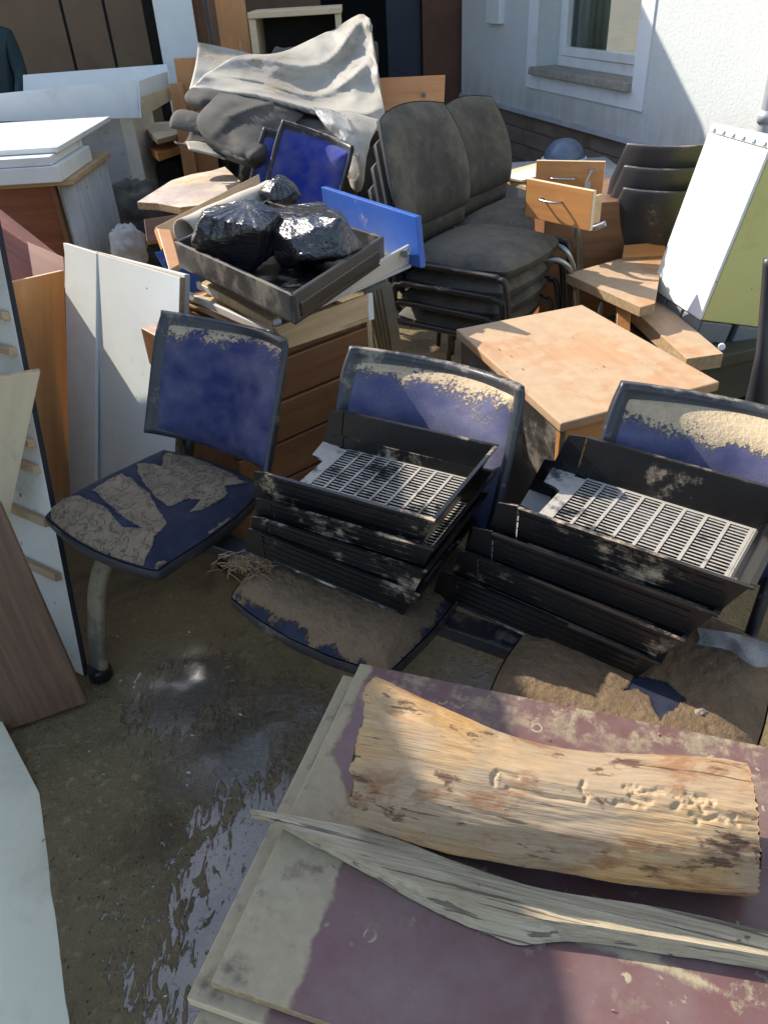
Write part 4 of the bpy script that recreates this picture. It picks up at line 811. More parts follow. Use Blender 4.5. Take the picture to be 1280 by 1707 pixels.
def small_drawer(name, label, a, c, z, h, depth, seed):
    A, B2 = P(*a, z), P(*c, z); d = (B2-A); d.z = 0; L_ = d.length; d.normalize(); n = V(d.y, -d.x, 0)
    if n.dot(CAM-A) < 0: n = -n
    t = thing(name, label, 'drawer', A-V(0, 0, h)); up_ = V(0, 0, 1)
    b = MB(); b.prism([A, B2, B2-up_*h, A-up_*h], -n*.018, 0, 1); b.build('front', ['beech', 'cream'], t, mtx=frame(A, d, n), bevel=.002)
    for q in (.03, L_-.04): b = MB(); p = A+d*q-n*.019; b.prism([p-up_*.03, p-up_*.03+d*.012, p-up_*(h-.01)+d*.012, p-up_*(h-.01)], -n*depth); b.build('side', 'pine', t)
    b = MB(); p = A-n*.019-up_*(h-.02); b.prism([p+d*.03, p+d*(L_-.03), p+d*(L_-.03)-n*depth, p+d*.03-n*depth], (0, 0, -.006)); b.build('base', 'pine', t)
    b = MB(); m_ = A+d*L_*.42-up_*h*.42; b.tube(catmull([m_-d*.045+n*.0, m_-d*.043+n*.022, m_-d*.02+n*.03, m_+d*.02+n*.03, m_+d*.043+n*.022, m_+d*.045], 4), .004, 8); b.build('handle', 'chrome', t, smooth=True)
    return t, A, d, n, L_
small_drawer('beech_drawer_box', 'beech drawer with bow handle lying in front of the plastic chairs', (878, 297), (989, 318), .90, .135, .07, 0)
t_, A_, d_, n_, L_ = small_drawer('beech_drawer_box', 'beech drawer with handle, lock and hanging key behind the other beech drawer', (894, 267), (1009, 269), .93, .14, .07, 1)
kp = A_+d_*(L_-.045)-V(0, 0, .03); b = MB(); b.tube([kp, kp+n_*.012], .011, 12); lk = b.build('lock', 'chrome', t_); b = MB(); b.tube([kp+n_*.014, kp+n_*.016-V(.015, 0, .035)], .003, 6); b.bx(kp.x-.03, kp.x-.008, kp.y-.025, kp.y-.02, kp.z-.07, kp.z-.035); b.build('key', 'chrome', lk)
sb = thing('drawer_support', 'battered low cupboard carrying the two beech drawers', 'cupboard', (.98, 3.45, 0)); bxp('carcass', 'cabbrown', .72, 1.12, 3.2, 3.62, 0, .755, sb)

b = MB(); rows = [[V(.145*math.sin(a)*math.cos(c), .145*math.sin(a)*math.sin(c), .135*math.cos(a)) for c in [2*math.pi*k/32 for k in range(32)]] for a in [math.pi*.5*i/14 for i in range(15)]]
dm = thing('blue_dome', 'slate blue plastic dome with a pale rim lying by the plinth', 'dome', P(940, 264, .40)); b.grid(rows, closed=True); b.build('dome', 'helmet', dm, local=True, smooth=True)
b = MB(); b.tube([V(.15*math.cos(c), .15*math.sin(c), 0) for c in [2*math.pi*k/32 for k in range(33)]], .012, 8, caps=False); b.build('rim', 'band', dm, local=True, smooth=True)
bxp('low_box', 'greywhite', 1.0, 1.75, 5.3, 5.95, 0, .388, None); tag(bpy.data.objects['low_box'], 'low grey box carrying the blue dome near the plinth', 'box')
board('pale_board', [P(820, 290, .60), P(905, 268, .60), P(990, 280, .60), (880, 312)], .02, ['cream', 'edge'], 'pale muddy board lying flat behind the far black chairs', 'board')
board('pale_board', [P(838, 293, .625), P(900, 276, .625), P(930, 283, .625), (870, 300)], .012, ['white', 'edge'], 'small white board lying on the pale muddy board', 'board')
bxp('board_support', 'cabbrown', .98, 1.3, 4.45, 4.9, 0, .578, None); tag(bpy.data.objects['board_support'], 'brown carton under the pale muddy board', 'carton')

# loose steel chair frame between the stacks
sf = thing('steel_chair_frame', 'bare grey steel chair frame standing between the chair stacks', 'chair frame', P(968, 520, 0))
for (pp, rr) in (([(962, 372, .72), (966, 440, .52), (970, 505, .33), (974, 580, .10), (976, 615, .0)], .016), ([(905, 408, .66), (925, 408, .66), (945, 420, .64), (957, 450, .56), (962, 510, .38), (966, 610, .02)], .010), ([(903, 432, .62), (930, 433, .62), (950, 448, .58), (958, 480, .48)], .010), ([(962, 372, .72), (985, 380, .72), (1010, 372, .74)], .011)):
    b = MB(); b.tube(catmull([P(*q) for q in pp], 6), rr, 10); b.build('tube', 'chrome', sf, smooth=True)
# tan desk pedestal
ZK = .65; k = [P(760, 548, ZK), P(970, 507, ZK), P(1200, 636, ZK), P(935, 706, ZK)]
pe = thing('desk_pedestal', 'tan desk pedestal with mud stained top and open black side', 'pedestal', (k[0]+k[2])/2*1.0-V(0, 0, ZK))
b = MB(); b.prism(k, (0, 0, -.026), 0, 0); b.build('top', 'beech_dirty', pe, mtx=frame(k[0], k[3]-k[0], V(0, 0, 1)), bevel=.004)
cm = sum(k, Vector())/4; q = [cm+(p-cm)*.955 for p in k]; dz = V(0, 0, -.0285)
def vp(name, a, c, m_, th, z1=.0, mt=None):
    n = (c-a).cross(V(0, 0, 1)).normalized()
    if n.dot(cm-a) < 0: n = -n
    b = MB(); A, B2 = a+dz, c+dz; b.prism([A, B2, V(B2.x, B2.y, z1), V(A.x, A.y, z1)], n*th); return b.build(name, m_, pe, mtx=frame(A, c-a, -n), bevel=.003)
vp('door', q[3], q[2], 'beech', .018, .03); vp('side', q[1]+(q[2]-q[1])*0, q[2]-(q[2]-q[3]).normalized()*.0, 'cabbrown', .016); vp('back', q[0], q[1], 'cabbrown', .012)
vp('side', q[0], q[3], 'muddyblack' if False else 'crate', .016)
b = MB(); lk0 = q[3]+(q[2]-q[3])*.86+dz+V(0, 0, -.03); n = V((q[2]-q[3]).y, -(q[2]-q[3]).x, 0).normalized(); b.tube([lk0-n*.0, lk0+n*.018], .010, 12); b.box(lk0+n*.026+V(.01, 0, -.004), V(.014, .004, -.004), n*.002, V(0, 0, .008)); b.build('lock', 'chrome', pe)

# boards by the bin
board('tan_board', [P(944, 456, .56), P(1108, 409, .56), P(1092, 505, .555), (1068, 512)], .035, ['beech_dirty', 'edge'], 'tan board with dark thick edge jutting out beside the bin', 'board')
board('beech_offcut', [('y', 1030, 505, 2.75), ('y', 1052, 500, 2.78), ('y', 1050, 560, 2.6), (1028, 545)], .015, ['beech', 'pine'], 'small beech offcut upright behind the tan pedestal', 'offcut')
board('beech_offcut', [P(1040, 408, .60), P(1110, 402, .60), P(1108, 425, .57), (1038, 428)], .02, ['beech', 'edge'], 'small beech piece on the tan board by the bin', 'offcut')
board('tan_beam', [P(1040, 502, .47), P(1100, 500, .47), P(1206, 589, .47), (1145, 598)], .05, ['beech_dirty', 'edge'], 'tan plank with mud caked edge under the bin', 'plank', ex=(0, 3))
mc = thing('muddy_cabinet', 'dark mud caked cabinet under the tan plank', 'cabinet', P(1200, 700, 0))
a, c = P(1150, 606, .40), P(1300, 572, .40); dd = (c-a); bkd = V(-dd.y, dd.x, 0).normalized()
b = MB(); b.prism([a, c, c+bkd*.5, a+bkd*.5], (0, 0, -.045)); b.build('top', 'darkmud', mc, bevel=.004)
b = MB(); a2, c2 = a+bkd*.02-V(0, 0, .047), c+bkd*.02-V(0, 0, .047); b.prism([a2, c2, V(c2.x, c2.y, .2), V(a2.x, a2.y, .2)], bkd*.015); b.build('apron', 'darkmud', mc)
b = MB(); b.prism([V(a2.x, a2.y, .01)+bkd*.3, V(c2.x, c2.y, .01)+bkd*.3, c2+bkd*.3, a2+bkd*.3], bkd*.015); b.build('back', 'dark', mc)
for p in (a2, c2): b = MB(); b.prism([p, p+bkd*.45, V(p.x, p.y, 0)+bkd*.45, V(p.x, p.y, 0)], dd.normalized()*.02); b.build('side', 'darkmud', mc)
b = MB(); kn = P(1203, 577, .44); b.tube([kn, kn+V(-.01, -.02, .006)], .012, 14); b.build('knob', 'white', mc, smooth=False, bevel=.003)

# white and green bin, tipped
A, B_ = P(1085, 480, .5), P(1165, 533, .5); d = ray(1180, 220); tt = -((CAM-A).dot(B_-A))/(d.dot(B_-A)); C_ = CAM+d*tt
uu = (B_-A); vv = (C_-A); nn = uu.cross(vv).normalized()
if nn.dot(CAM-A) < 0: nn = -nn
bn = thing('white_bin', 'tipped white and yellow-green bin with grey base standing on planks', 'bin', A-V(0, 0, .1))
DP = .60
b = MB(); b.prism([A, B_, B_+vv, C_], -nn*.012); b.build('front_panel', 'white', bn, mtx=frame(A, uu, nn), bevel=.004)
b = MB(); b.prism([B_-nn*.014, B_+vv-nn*.014, B_+vv-nn*DP, B_-nn*DP], -uu.normalized()*.012); b.build('side_panel', 'greenbin', bn, mtx=frame(B_, vv, uu), bevel=.004)
b = MB(); b.prism([A-nn*.014, C_-nn*.014, C_-nn*DP, A-nn*DP], uu.normalized()*.012); b.build('side_panel', 'greenbin', bn, bevel=.004)
vn = vv.normalized()
b = MB(); b.prism([C_+vn*.002, C_+uu+vn*.002, C_+uu-nn*DP+vn*.002, C_-nn*DP+vn*.002], vn*.03); b.build('lid', 'white', bn, bevel=.004)
for i in range(6): b = MB(); s_ = C_+uu*(i+.5)/6+nn*.004+vn*.014; b.box(s_, uu.normalized()*.009, nn*.003, vn*.005); b.build('lid_clip', 'white', bn, bevel=.001)
for i in range(3):
    a_, c_ = A+uu*(i/3+.02)-vn*.004, A+uu*((i+1)/3-.02)-vn*.004; b = MB(); b.prism([a_-nn*.006, c_-nn*.006, c_-nn*.006-vn*.085, a_-nn*.006-vn*.085], -nn*.1); b.build('base_drawer', 'grey', bn, bevel=.004)
for i in range(4):
    a_, c_ = B_-nn*(.02+DP/4*i)-vn*.004, B_-nn*(DP/4*(i+1)-.008)-vn*.004; b = MB(); b.prism([a_, c_, c_-vn*.07, a_-vn*.07], -uu.normalized()*.05); b.build('base_drawer', 'grey', bn, bevel=.004)
b = MB(); b.prism([A+uu*.06-nn*.05-vn*.006, B_-uu*.06-nn*.05-vn*.006, B_-uu*.06-nn*(DP-.03)-vn*.006, A+uu*.06-nn*(DP-.03)-vn*.006], -vn*.10); b.build('base_block', 'dark', bn)

# dark chair column at the right edge
b = MB(); b.tube(catmull([P(1284, 430, .95), P(1277, 520, .82), P(1270, 600, .70), P(1262, 680, .55), P(1250, 720, .45), P(1238, 760, .30)], 5), [.016]*10+[.018+.0035*i for i in range(16)], 12)
o = b.build('office_chair_column', 'darkplastic', None, smooth=True); tag(o, 'dark curved chair column rising behind the right blue chair back', 'chair column')

# ================================================================== BEAM BENCH with three blue seats
BU = V(.85, -.527, 0).normalized(); BF = V(BU.y, -BU.x, 0)    # along the row / direction the seats face
if BF.y > 0: BF = -BF
C0 = V(-.592, 1.658, 0); SP = .62
bench = thing('beam_bench', 'row of three muddy blue padded seats joined on one beam', 'bench', C0)
SU, SF = V(.8, -.6, 0), V(-.6, -.8, 0)
def loc2(px, z, o=None): p = P(px[0], px[1], z) - (o or C0); return p.dot(SU), p.dot(SF)
def inpoly(x, y, poly):
    c = False; n = len(poly); j = n-1
    for i in range(n):
        (xi, yi), (xj, yj) = poly[i], poly[j]
        if (yi > y) != (yj > y) and x < (xj-xi)*(y-yi)/(yj-yi)+xi: c = not c
        j = i
    return c
def zp(l): return [loc2((40+.375*x, 500+.375*y), .492) for x, y in l]
PATCH = [zp([(85, 900), (150, 878), (220, 880), (330, 930), (420, 1010), (560, 1040), (545, 1090), (450, 1185), (350, 1178), (280, 1120), (200, 1090), (120, 1030), (80, 960)]),
         zp([(275, 850), (400, 770), (440, 790), (530, 860), (560, 920), (610, 1000), (560, 1060), (480, 1010), (400, 960), (330, 900)]),
         zp([(480, 715), (590, 740), (610, 680), (720, 690), (850, 740), (970, 805), (870, 830), (880, 860), (800, 920), (710, 950), (760, 890), (700, 880), (620, 915), (540, 860), (480, 770)]),
         zp([(790, 1000), (900, 930), (1000, 880), (1010, 895), (900, 960), (800, 1020)]), zp([(540, 1150), (590, 1130), (630, 1160), (600, 1185), (560, 1180)]), zp([(655, 1100), (720, 1080), (700, 1120), (660, 1130)])]
HOLES = [zp([(300, 1080), (340, 1080), (340, 1120), (300, 1120)]), zp([(230, 1090), (270, 1080), (270, 1140), (240, 1140)])]
RB = [(p[0], p[1]) for p in [loc2(q, .46, C0+BU*SP*2) for q in ((1055, 1128), (1100, 1135), (1142, 1168), (1098, 1206), (1085, 1165), (1060, 1150), (1040, 1155))]]
SPAN = [-.02, -.02, .0]
for i in range(3):
    n = 130; b = MB(); rows = []; mud = []; du = []; hw, hd = .225, .215; zb = (.445, .43, .425)[i]
    for a in range(n+1):
        v = a/n*2-1; r = []
        for c in range(n+1):
            s = c/n*2-1; x = s*math.sqrt(1-.2*v*v); y = v*math.sqrt(1-.2*s*s); e = max(abs(s), abs(v))
            X, Y = x*hw*(1+.06*y), y*hd; e_ = e**6
            z = zb+.012+.030*(1-e_)-.028*max(0, y-.45)**2*2.2+.010*max(0, -y-.3)-.008*math.exp(-(x*x+y*y)*2)
            nn_ = fbm((X*18+i*9, Y*18, i), 5)*.011; n2 = fbm((X*18+i*9, Y*18, 40+i), 5)*.011
            if i == 0:
                k_ = sum(1. for w_ in (.35, .7, 1.05) if any(inpoly(X+nn_*w_, Y+n2*w_, q) for q in PATCH) and not any(inpoly(X+nn_*.4, Y+n2*.4, q) for q in HOLES))/3
                if e > .985: k_ = 0
                th = .0045
            elif i == 1: k_ = max(0, min(1, (.94-y-nn_*9)*4+.5))*max(0, min(1, (.97-x-n2*8)*5+.5)); th = .0035
            else: k_ = 0. if inpoly(X+nn_*.5, Y+n2*.5, RB) else 1.; th = .004
            rel = (fbm((X*55, Y*55, i+7), 5)*.0022+.0025*max(0, fbm((X*16, Y*16, i+3), 3)))*k_
            mud.append(k_*1.3-.15); du.append(max(0, min(1, .03+.10*fbm((X*20, Y*20, 5+i), 3))))
            r.append((X, -Y, z+th*k_+rel))                # local: x along the row, y backwards
        rows.append(r)
    b.grid(rows)
    yaw = math.atan2(-.60, .80); rel_m = Matrix.Translation(BU*SP*i) @ Matrix.Rotation(yaw, 4, 'Z')
    if i == 0: rel_m = rel_m @ Matrix.Rotation(math.radians(-2.0), 4, 'X')
    st = b.build('seat_cushion', 'seatfab' if i == 0 else 'seatfab_wet', bench, mtx=rel_m, local=True, smooth=True)
    for nm_, arr in (('mud', mud), ('dust', du)): at = st.data.attributes.new(nm_, 'FLOAT', 'POINT'); at.data.foreach_set('value', arr)
    st['label'] = ('blue seat cushion with torn patches of drying mud', 'seat cushion caked in brown mud with blue front edge', 'mud covered seat cushion with one bare blue patch')[i]
    rim = [rows[0][j] for j in range(0, n+1, 3)]+[rows[q][n] for q in range(3, n+1, 3)]+[rows[n][j] for j in range(n-3, -1, -3)]+[rows[q][0] for q in range(n-3, 0, -3)]
    b = MB(); lv = [[(p[0]*1.012, p[1]*1.012, p[2]-.001) for p in rim], [(p[0]*1.018, p[1]*1.018, p[2]-.010) for p in rim], [(p[0]*1.0, p[1]*1.0, p[2]-.032) for p in rim], [(p[0]*.8, p[1]*.8, zb-.045) for p in rim]]
    b.grid(lv, closed=True); b.f.append(tuple(range(len(b.v)-len(rim), len(b.v)))); b.mi.append(0)
    b.build('seat_shell', 'shell', bench, mtx=rel_m, local=True, smooth=True)
    off = (.255, .265, .340)[i]
    bm_ = rel_m @ Matrix.Translation(((.028, .018, .0)[i], off, zb+.055-(.012 if i == 0 else 0))) @ Matrix.Rotation(math.radians(-22), 4, 'X')
    backrest_parts(bench, bm_, .222, .335, .098, seed=i*3.3+1, mudtop=(.66, .9, 1.6)[i], dust=(.16, .42, .3)[i])
    for sx in (-1, 1):
        b = MB(); b.tube(catmull([V(sx*.15, .12, zb-.03), V(sx*.15, .225, zb-.02), V(sx*.15, .255, zb+.03), V(sx*.15, .31, zb+.16)], 4), [.013]*13, 8); b.build('back_bracket', 'blacktube', bench, mtx=rel_m, local=True, smooth=True)
yawm = Matrix.Rotation(math.atan2(BU.y, BU.x), 4, 'Z')
b = MB(); b.bx(-.16, 2*SP+.16, .0, .06, .345, .385); b.build('beam', 'shell', bench, mtx=yawm, local=True, bevel=.006)
for x in (-.10, 2*SP+.10):
    for s in (-1, 1):
        pts = catmull([V(x, .03, .365), V(x, .03+s*.10, .352), V(x, .03+s*.185, .28), V(x, .03+s*.235, .16), V(x, .03+s*.27, .03)], 5)
        b = MB()
        rows_ = []
        for k_, p in enumerate(pts):
            d_ = (pts[min(k_+1, len(pts)-1)]-pts[max(k_-1, 0)]).normalized(); nrm = V(0, -d_.z, d_.y); w_ = .028; h_ = .014
            rows_.append([p+V(1, 0, 0)*w_*math.copysign(abs(math.cos(q))**.6, math.cos(q))+nrm*h_*math.copysign(abs(math.sin(q))**.6, math.sin(q)) for q in [2*math.pi*m/16 for m in range(16)]])
        b.grid(rows_, closed=True); lg = b.build('leg', 'legmetal' if 'legmetal' in W else 'runner', bench, mtx=yawm, local=True, smooth=True)
        b = MB(); b.tube([V(x, .03+s*.272, .0), V(x, .03+s*.272, .04)], .032, 14); b.build('foot', 'blackplastic', lg, local=True, bevel=.006)
# straw and twigs on the middle seat, a stone and a scrap of film on the right one
b = MB(); cs = P(405, 945, .47)
for k in range(190):
    a = random.uniform(0, 6.28); r_ = abs(random.gauss(0, .032)); p = cs+V(math.cos(a)*r_*1.3+r_*.4, math.sin(a)*r_*.8, .004+abs(random.gauss(0, .006))); d_ = random.uniform(0, 3.14); l_ = random.uniform(.006, .024); e_ = V(math.cos(d_), math.sin(d_), random.uniform(-.25, .35))*l_
    b.tube([p-e_, p+V(0, 0, .003), p+e_*random.uniform(.6, 1)], random.uniform(.0006, .0013), 4)
o = b.build('straw_clump', 'straw', None); tag(o, 'tangled clump of dry straw on the muddy middle seat', 'straw', kind='stuff')
blob('stone', P(1167, 1190, .463), (.012, .009, .008), 'stone', 'small grey stone lying on the mud covered seat', 'stone', 1., .3, 2.4, (14, 18))
fm = sheet('plastic_scrap', [[P(1160, 1045, .475), P(1200, 1052, .49), P(1240, 1060, .48), P(1290, 1075, .485)], [P(1165, 1062, .475), P(1210, 1070, .48), P(1250, 1085, .485), P(1290, 1095, .48)], [P(1160, 1075, .472), P(1215, 1085, .475), P(1258, 1112, .476), P(1290, 1108, .478)]], 'film', None, .001, 8, .008, 30.); tag(fm, 'torn scrap of clear plastic film on the mud covered seat', 'plastic film')

# ================================================================== LETTER TRAYS
TL, TD, TH = .405, .30, .090
def tray():
    t = thing('letter_tray', 'x', 'letter tray')
    fl, lean = .006, .016                                # floor level, outward lean of the walls
    b = MB(); x0, x1, y0, y1 = -TL/2+.045, TL/2-.048, -TD/2+.022, TD/2-.022
    b.bx(-TL/2+.02, x0, y0, y1, 0, fl)                    # solid strip at the open end
    b.bx(x1, TL/2-.034, -TD/2+.012, TD/2-.012, 0, fl); b.bx(x0+.0001, x1-.0001, y0-.012, y0, 0, fl); b.bx(x0+.0001, x1-.0001, y1, y1+.012, 0, fl)
    pts = [(-TL/2-.03, y0-.01), (-TL/2+.02, y0-.01), (-TL/2+.02, y0+.07), (-TL/2+.005, y0+.06), (-TL/2-.02, y0+.055)]
    for sgn in (1, -1): q = [V(p[0], p[1]*sgn, 0) for p in pts]; b.prism(q if sgn > 0 else q[::-1], (0, 0, fl))
    ns = 24
    for i in range(ns): y = y0+(y1-y0)*(i+.5)/ns; b.bx(x0, x1, y-.0022, y+.0022, .0005, fl-.001)
    for i in range(9): x = x0+(x1-x0)*(i+.0)/8; b.bx(x-.0032, x+.0032, y0, y1, .001, fl+.0006)
    b.build('floor_grid', 'trayfloor', t, local=True)
    for sgn in (-1, 1):
        b = MB(); yb, yt = sgn*(TD/2-.012), sgn*(TD/2-.012+lean)
        L0, L1 = -TL/2+.022, TL/2
        prof = [V(L0, yb, 0), V(L1-.034, yb, 0), V(L1+.004, yt, TH), V(L0+.01, yt, TH)]
        b.prism(prof if sgn > 0 else prof[::-1], V(0, -sgn*.0035, 0))
        # tapered front piece of the wall
        prof = [V(L0-.055, yb+sgn*.004, .004), V(L0-.002, yb+sgn*.001, .0), V(L0+.006, yt+sgn*.001, TH+.002), V(L0-.030, yt+sgn*.002, TH-.004)]
        b.prism(prof if sgn > 0 else prof[::-1], V(0, -sgn*.004, 0))
        b.box(((L0+L1)/2+.008, yt+sgn*.002, TH-.001), ((L1-L0)/2, 0, 0), (0, .004, 0), (0, 0, .0018))
        for q in (.2, .4, .6, .8):                        # ribs along the outside
            zz = TH*q; yy = yb+(yt-yb)*q+sgn*.0012; b.box(((L0+L1)/2-.014, yy, zz), ((L1-L0)/2-.018, 0, 0), (0, .0012, 0), (0, 0, .0011))
        b.build('long_side', 'trayside', t, local=True)
    b = MB(); b.prism([V(TL/2-.034, -TD/2+.013, 0), V(TL/2-.034, TD/2-.013, 0), V(TL/2+.004, TD/2-.001, TH), V(TL/2+.004, -TD/2+.001, TH)], V(-.0035, 0, 0))
    b.box((TL/2+.005, 0, TH-.001), (.004, 0, 0), (0, TD/2, 0), (0, 0, .0018))
    b.build('end_wall', 'blackplastic', t, local=True)
    return t
W['trayside'] = mat('scuffed_muddy_black_plastic', (.006, .006, .0075), (.010, .010, .011), .32, mud=.36, mudscale=4.5, stretch=(.6, 1, 2.5), up=.2, mudcol=(.40, .31, .21), bmp=.25, spec=.4)
W['trayfloor'] = mat('dusty_black_plastic', (.012, .012, .013), (.02, .02, .02), .35, mud=.50, mudscale=7, up=.55, mudcol=(.36, .33, .28), bmp=.1)
tr0 = tray(); u3 = [False]
def put_tray(nl, zl, nr, zr, label, roll=0.):
    """nl, nr: where the near top corners of the tray stand"""
    A, B2 = P(nl[0], nl[1], zl), P(nr[0], nr[1], zr); ex = (B2-A).normalized(); up_ = V(0, 0, 1); up_ = (up_-ex*up_.dot(ex)).normalized()
    if roll: up_ = Matrix.Rotation(roll, 3, ex) @ up_
    ey = up_.cross(ex); k_ = max(.98, min(1.10, (B2-A).length/(TL-.008))); k2 = min(k_, 1.0)*.97; m = Matrix((ex*k_, ey*k2, up_)).transposed().to_4x4()
    near = (A+B2)/2; m.translation = near - up_*TH + ey*k2*(TD/2+.004)
    o = tr0 if not u3[0] else copy_tree(tr0); u3[0] = True; o.matrix_basis = m; o['label'] = label; o['group'] = 'black letter trays stacked on the bench'
for a in (((438, 787), .730, (708, 862), .730, 'top letter tray of the smaller stack, pale grid floor showing'),
          ((444, 833), .672, (703, 909), .672, 'letter tray right under the top one of the smaller stack'),
          ((438, 864), .628, (690, 945), .622, 'third letter tray down in the smaller stack on the middle seat'),
          ((428, 884), .590, (683, 986), .555, 'lowest letter tray of the smaller stack, tilted on the muddy middle seat')): put_tray(*a)
for a in (((842, 838), .740, (1243, 974), .740, 'top letter tray of the bigger stack, pale grid floor showing'),
          ((800, 880), .672, (1184, 1020), .672, 'letter tray right under the top one of the bigger stack'),
          ((776, 918), .604, (1130, 1063), .604, 'third letter tray down in the bigger stack on the right seat'),
          ((742, 956), .536, (1089, 1101), .532, 'lowest letter tray of the bigger stack on the right seat')): put_tray(*a)

# ================================================================== FOREGROUND: plywood, log, weathered plank
ZP = .5
p0, p1 = P(600, 1105, ZP), P(1280, 1245, ZP); pe1 = (p1-p0).normalized(); p3 = P(345, 1636, ZP); pe2 = (p3-p0); pe2 = (pe2-pe1*pe2.dot(pe1)); wP = pe2.length; pe2.normalize(); LP = 1.35
def ply(name, o, L_, w_, th, mats, label):
    b = MB(); b.prism([o, o+pe1*L_, o+pe1*L_+pe2*w_, o+pe2*w_], (0, 0, -th), 0, 1); m = Matrix((pe1, pe2, pe1.cross(pe2))).transposed().to_4x4(); m.translation = o
    ob = b.build(name, mats, None, mtx=m, bevel=.003); return tag(ob, label, 'plywood', 'stacked plywood boards')
ply('plywood_board', p0, LP, wP, .018, ['maroon', 'edge'], 'maroon film faced plywood board carrying the log and the grey plank')
ply('plywood_board', p0-pe1*.028+pe2*.02-V(0, 0, .0185), LP, wP-.0, .02, ['maroon', 'cream'], 'second plywood board directly under the maroon board, edge showing')
ply('plywood_board', p0-pe1*.012+pe2*.16-V(0, 0, .0385), LP, wP-.02, .02, ['maroon', 'cream'], 'lowest stained plywood board sticking out at the near corner')
tb = thing('trestle_box', 'low wooden box under the plywood boards', 'box', p0+pe1*.7+pe2*.35-V(0, 0, ZP)); b = MB(); o = p0+pe1*.14+pe2*.10-V(0, 0, .0595); b.prism([o, o+pe1*1.1, o+pe1*1.1+pe2*.5, o+pe2*.5], (0, 0, -(ZP-.0595))); b.build('carcass', 'cabbrown', tb)

def make_log():
    NT, NA = 340, 220; L0, L1 = P(612, 1268, ZP+.088), P(1250, 1382, ZP+.088); ax = (L1-L0); LL = ax.length; ax.normalize(); near = V(ax.y, -ax.x, 0).normalized()
    if near.y > 0: near = -near
    up_ = V(0, 0, 1); rows = []; gro = []
    # engraved beetle galleries as polylines in (t, angle)
    gal = []
    rnd = random.Random(4)
    def walk(t, a, n_, dt, da):
        pl_ = [(t, a)]
        for _ in range(n_):
            h = rnd.random(); t += dt*rnd.uniform(.2, 1)*(1 if h > .3 else -.3); a += da*rnd.uniform(-1, 1); pl_.append((t, a))
        gal.append(pl_)
    gal.append([(.37, 1.33), (.36, 1.22), (.365, 1.12)]); gal.append([(.37, 1.33), (.42, 1.31)]); gal.append([(.58, 1.45), (.575, 1.32), (.59, 1.22), (.585, 1.12)]); gal.append([(.40, 1.12), (.50, 1.10), (.585, 1.12)])
    for (t, a) in ((.68, 1.45), (.70, 1.36), (.74, 1.40), (.69, 1.30), (.66, 1.2)): walk(t, a, 6, .022, .05)
    for (t, a) in ((.82, 1.40), (.84, 1.28), (.80, 1.22), (.86, 1.18), (.83, 1.1)): walk(t, a, 7, .02, .07)
    segs = [(q[i], q[i+1]) for q in gal for i in range(len(q)-1)]
    ts = np.linspace(0, 1, NT); an = np.linspace(-math.pi*.42, math.pi*1.42, NA); T, A_ = np.meshgrid(ts, an, indexing='ij'); G = np.zeros_like(T)
    for (a, c) in segs:
        ax_, ay_ = a[0]*LL, a[1]*.105; bx_, by_ = c[0]*LL, c[1]*.105; px_, py_ = T*LL, A_*.105; dx, dy = bx_-ax_, by_-ay_; u_ = np.clip(((px_-ax_)*dx+(py_-ay_)*dy)/(dx*dx+dy*dy+1e-9), 0, 1)
        G = np.maximum(G, 1/(1+(((px_-ax_-u_*dx)**2+(py_-ay_-u_*dy)**2)/.0030**2)**3))
    plate = ((T > .38) & (T < .58) & (A_ > 1.12) & (A_ < 1.3))*.35
    for i, t in enumerate(ts):
        sag = .022*math.sin(math.pi*t)**1.2
        c = L0+ax*LL*t + near*(sag-.0) ; r = .088-.008*t+.004*math.sin(t*9)
        rr = []
        for j, a in enumerate(an):
            q = a                                          # 0 = near side, pi/2 = top, pi = far side
            d = near*math.cos(q)+up_*math.sin(q)
            fl = max(0, 1-t/.36)**1.2*.042*math.exp(-((q-2.0)/.6)**2)
            notch = -.016*math.exp(-((t-.08)/.05)**2-((q-1.75)/.10)**2)
            n_ = fbm((t*3, math.cos(q)*2, math.sin(q)*2), 4)*.004+fbm((t*7, math.cos(q)*34, math.sin(q)*34), 4)*.0013
            endj = (.006*fbm((math.cos(q)*9, math.sin(q)*9, 1 if t < .5 else 7), 3)) if t in (0, 1) else 0
            rad = (r+fl+notch+n_)*(1 if q < 2.6 else 1)-.0036*G[i, j]-.0015*plate[i, j]
            tl = max(0, .02-t)*0
            rr.append(c+d*rad+ax*((.010*fbm((q*3, 2, 0), 4)*max(0, 1-t*12))+(.004*fbm((q*14, 5, 0), 4)-.012*math.sin(q))*max(0, 1-(1-t)*12)))
            gro.append(float(G[i, j]))
        rows.append(rr)
    b = MB(); b.grid(rows); nv = len(b.v)
    o_ = len(b.v); b.f.append(tuple(range(NA))); b.mi.append(0); b.f.append(tuple((NT-1)*NA+k_ for k_ in range(NA-1, -1, -1))); b.mi.append(0)
    for i in range(NT-1): b.f.append(((i+1)*NA, (i+1)*NA+NA-1, i*NA+NA-1, i*NA)); b.mi.append(0)
    m = Matrix((ax, -near, up_)).transposed().to_4x4(); m.translation = L0
    ob = b.build('log', 'log', None, mtx=m, smooth=True); at = ob.data.attributes.new('groove', 'FLOAT', 'POINT'); at.data.foreach_set('value', gro)
    tag(ob, 'stripped pale log with beetle galleries lying on the maroon plywood', 'log')
make_log()
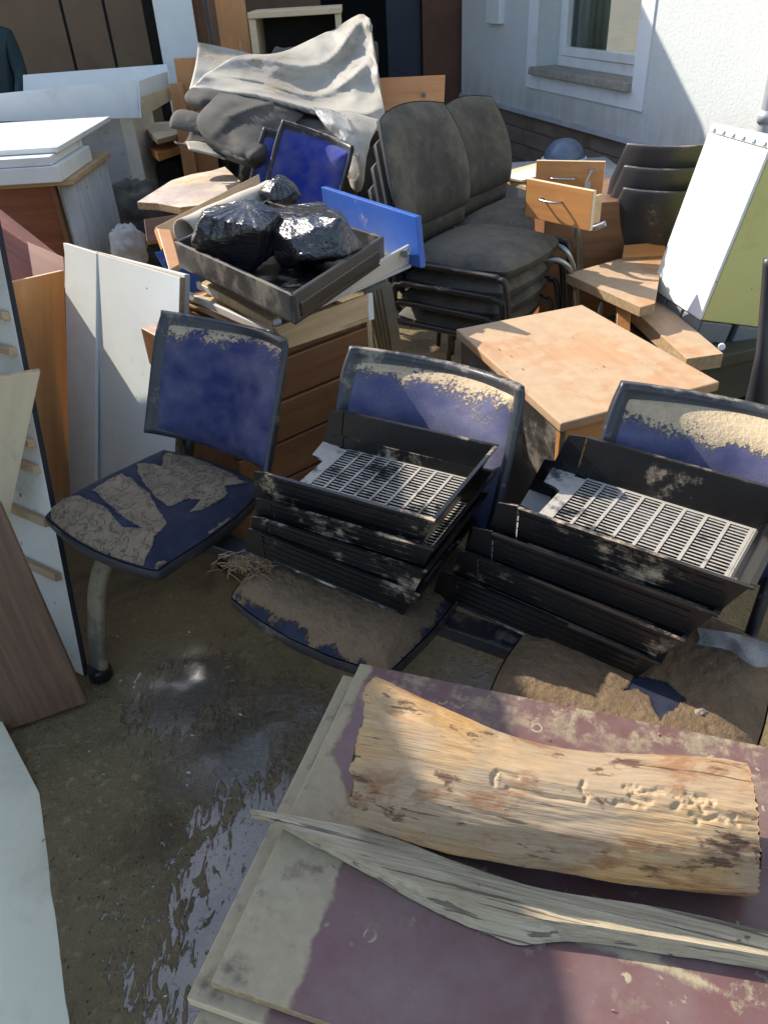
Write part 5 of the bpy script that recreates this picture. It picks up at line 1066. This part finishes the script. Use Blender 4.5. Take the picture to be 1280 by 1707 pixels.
def make_plank():
    far = [(415, 1349), (520, 1366), (640, 1391), (760, 1437), (900, 1481), (1100, 1514), (1300, 1558), (1450, 1596)]
    nt_ = [(417, 1352), (560, 1412), (700, 1474), (820, 1520), (960, 1541), (1100, 1563), (1300, 1598), (1450, 1630)]
    nb_ = [(420, 1357), (560, 1430), (700, 1508), (800, 1553), (870, 1576), (960, 1572), (1100, 1590), (1300, 1624), (1450, 1660)]
    def line(pts, z): return [P(x, y, z(i/(len(pts)-1))) for i, (x, y) in enumerate(pts)]
    zt = lambda u: ZP+.034
    fa, nr, nb2 = line(far, zt), line(nt_, zt), line(nb_, lambda u: ZP+.003)
    def res(l, n): l = catmull(l, 12); k_ = np.linspace(0, len(l)-1, n); return [l[int(q)].lerp(l[min(int(q)+1, len(l)-1)], q-int(q)) for q in k_]
    n = 160; fa, nr, nb2 = res(fa, n), res(nr, n), res(nb2, n); rows = []
    for i in range(n):
        a, c, e = fa[i], nr[i], nb2[i]; g = V(a.x, a.y+.004, ZP+.003); r = []
        for k_ in range(12): p = a.lerp(c, k_/11); r.append(p+V(0, 0, fbm((i*.03, k_*.5, 0), 4)*.0018))
        for k_ in range(1, 5): p = c.lerp(e, k_/4); r.append(p+V(0, fbm((i*.08, k_*.9, 5), 3)*.002, 0))
        r.append(g); rows.append(r)
    b = MB(); b.grid(rows, closed=True); m_ = len(rows[0]); b.f.append(tuple(range(m_-1, -1, -1))); b.f.append(tuple((n-1)*m_+k_ for k_ in range(m_))); b.mi += [0, 0]
    ob = b.build('weathered_plank', 'weather', None, mtx=frame(fa[0], fa[-1]-fa[0], V(0, 0, 1)), smooth=True); ob.modifiers.new('es', 'EDGE_SPLIT').split_angle = math.radians(24)
    tag(ob, 'weathered grey plank with pointed end lying in front of the log', 'plank')
make_plank()

# ================================================================== small scraps lying about: splinters, leaf bits, flakes
def scraps():
    b = MB(); rn = random.Random(11)
    def chip(p, s_, el=2.5):
        a = rn.uniform(0, 6.28); e = V(math.cos(a), math.sin(a), rn.uniform(-.15, .15))*s_*el; f_ = V(-math.sin(a), math.cos(a), rn.uniform(-.2, .2))*s_
        b.prism([p-e-f_*.6, p+e*.8-f_, p+e+f_*.4, p-e*.5+f_], V(0, 0, .0012), rn.choice((0, 0, 0, 1, 1, 1, 1, 2)))
    for k in range(230): x, y = rn.uniform(-1.0, .1), rn.uniform(.35, 1.8); chip(V(x, y, .010+.03*math.exp(-((x+.5)**2+(y-1.4)**2)*40)), rn.uniform(.0006, .0022), rn.uniform(1, 4))
    for k in range(11): q = P(rn.uniform(790, 1170), rn.uniform(540, 680), .652); chip(q, rn.uniform(.0008, .002), rn.uniform(1, 4))
    for k in range(30): q = p0+pe1*rn.uniform(.02, .9)+pe2*rn.uniform(.02, .55)+V(0, 0, .002); chip(q, rn.uniform(.0006, .0016), rn.uniform(1, 4))
    o = b.build('debris_scraps', ['straw', 'stone', 'paper'], None, origin=V(0, 0, 0)); tag(o, 'tiny splinters, flakes and leaf bits scattered on the wet ground', 'debris', kind='stuff')
scraps()
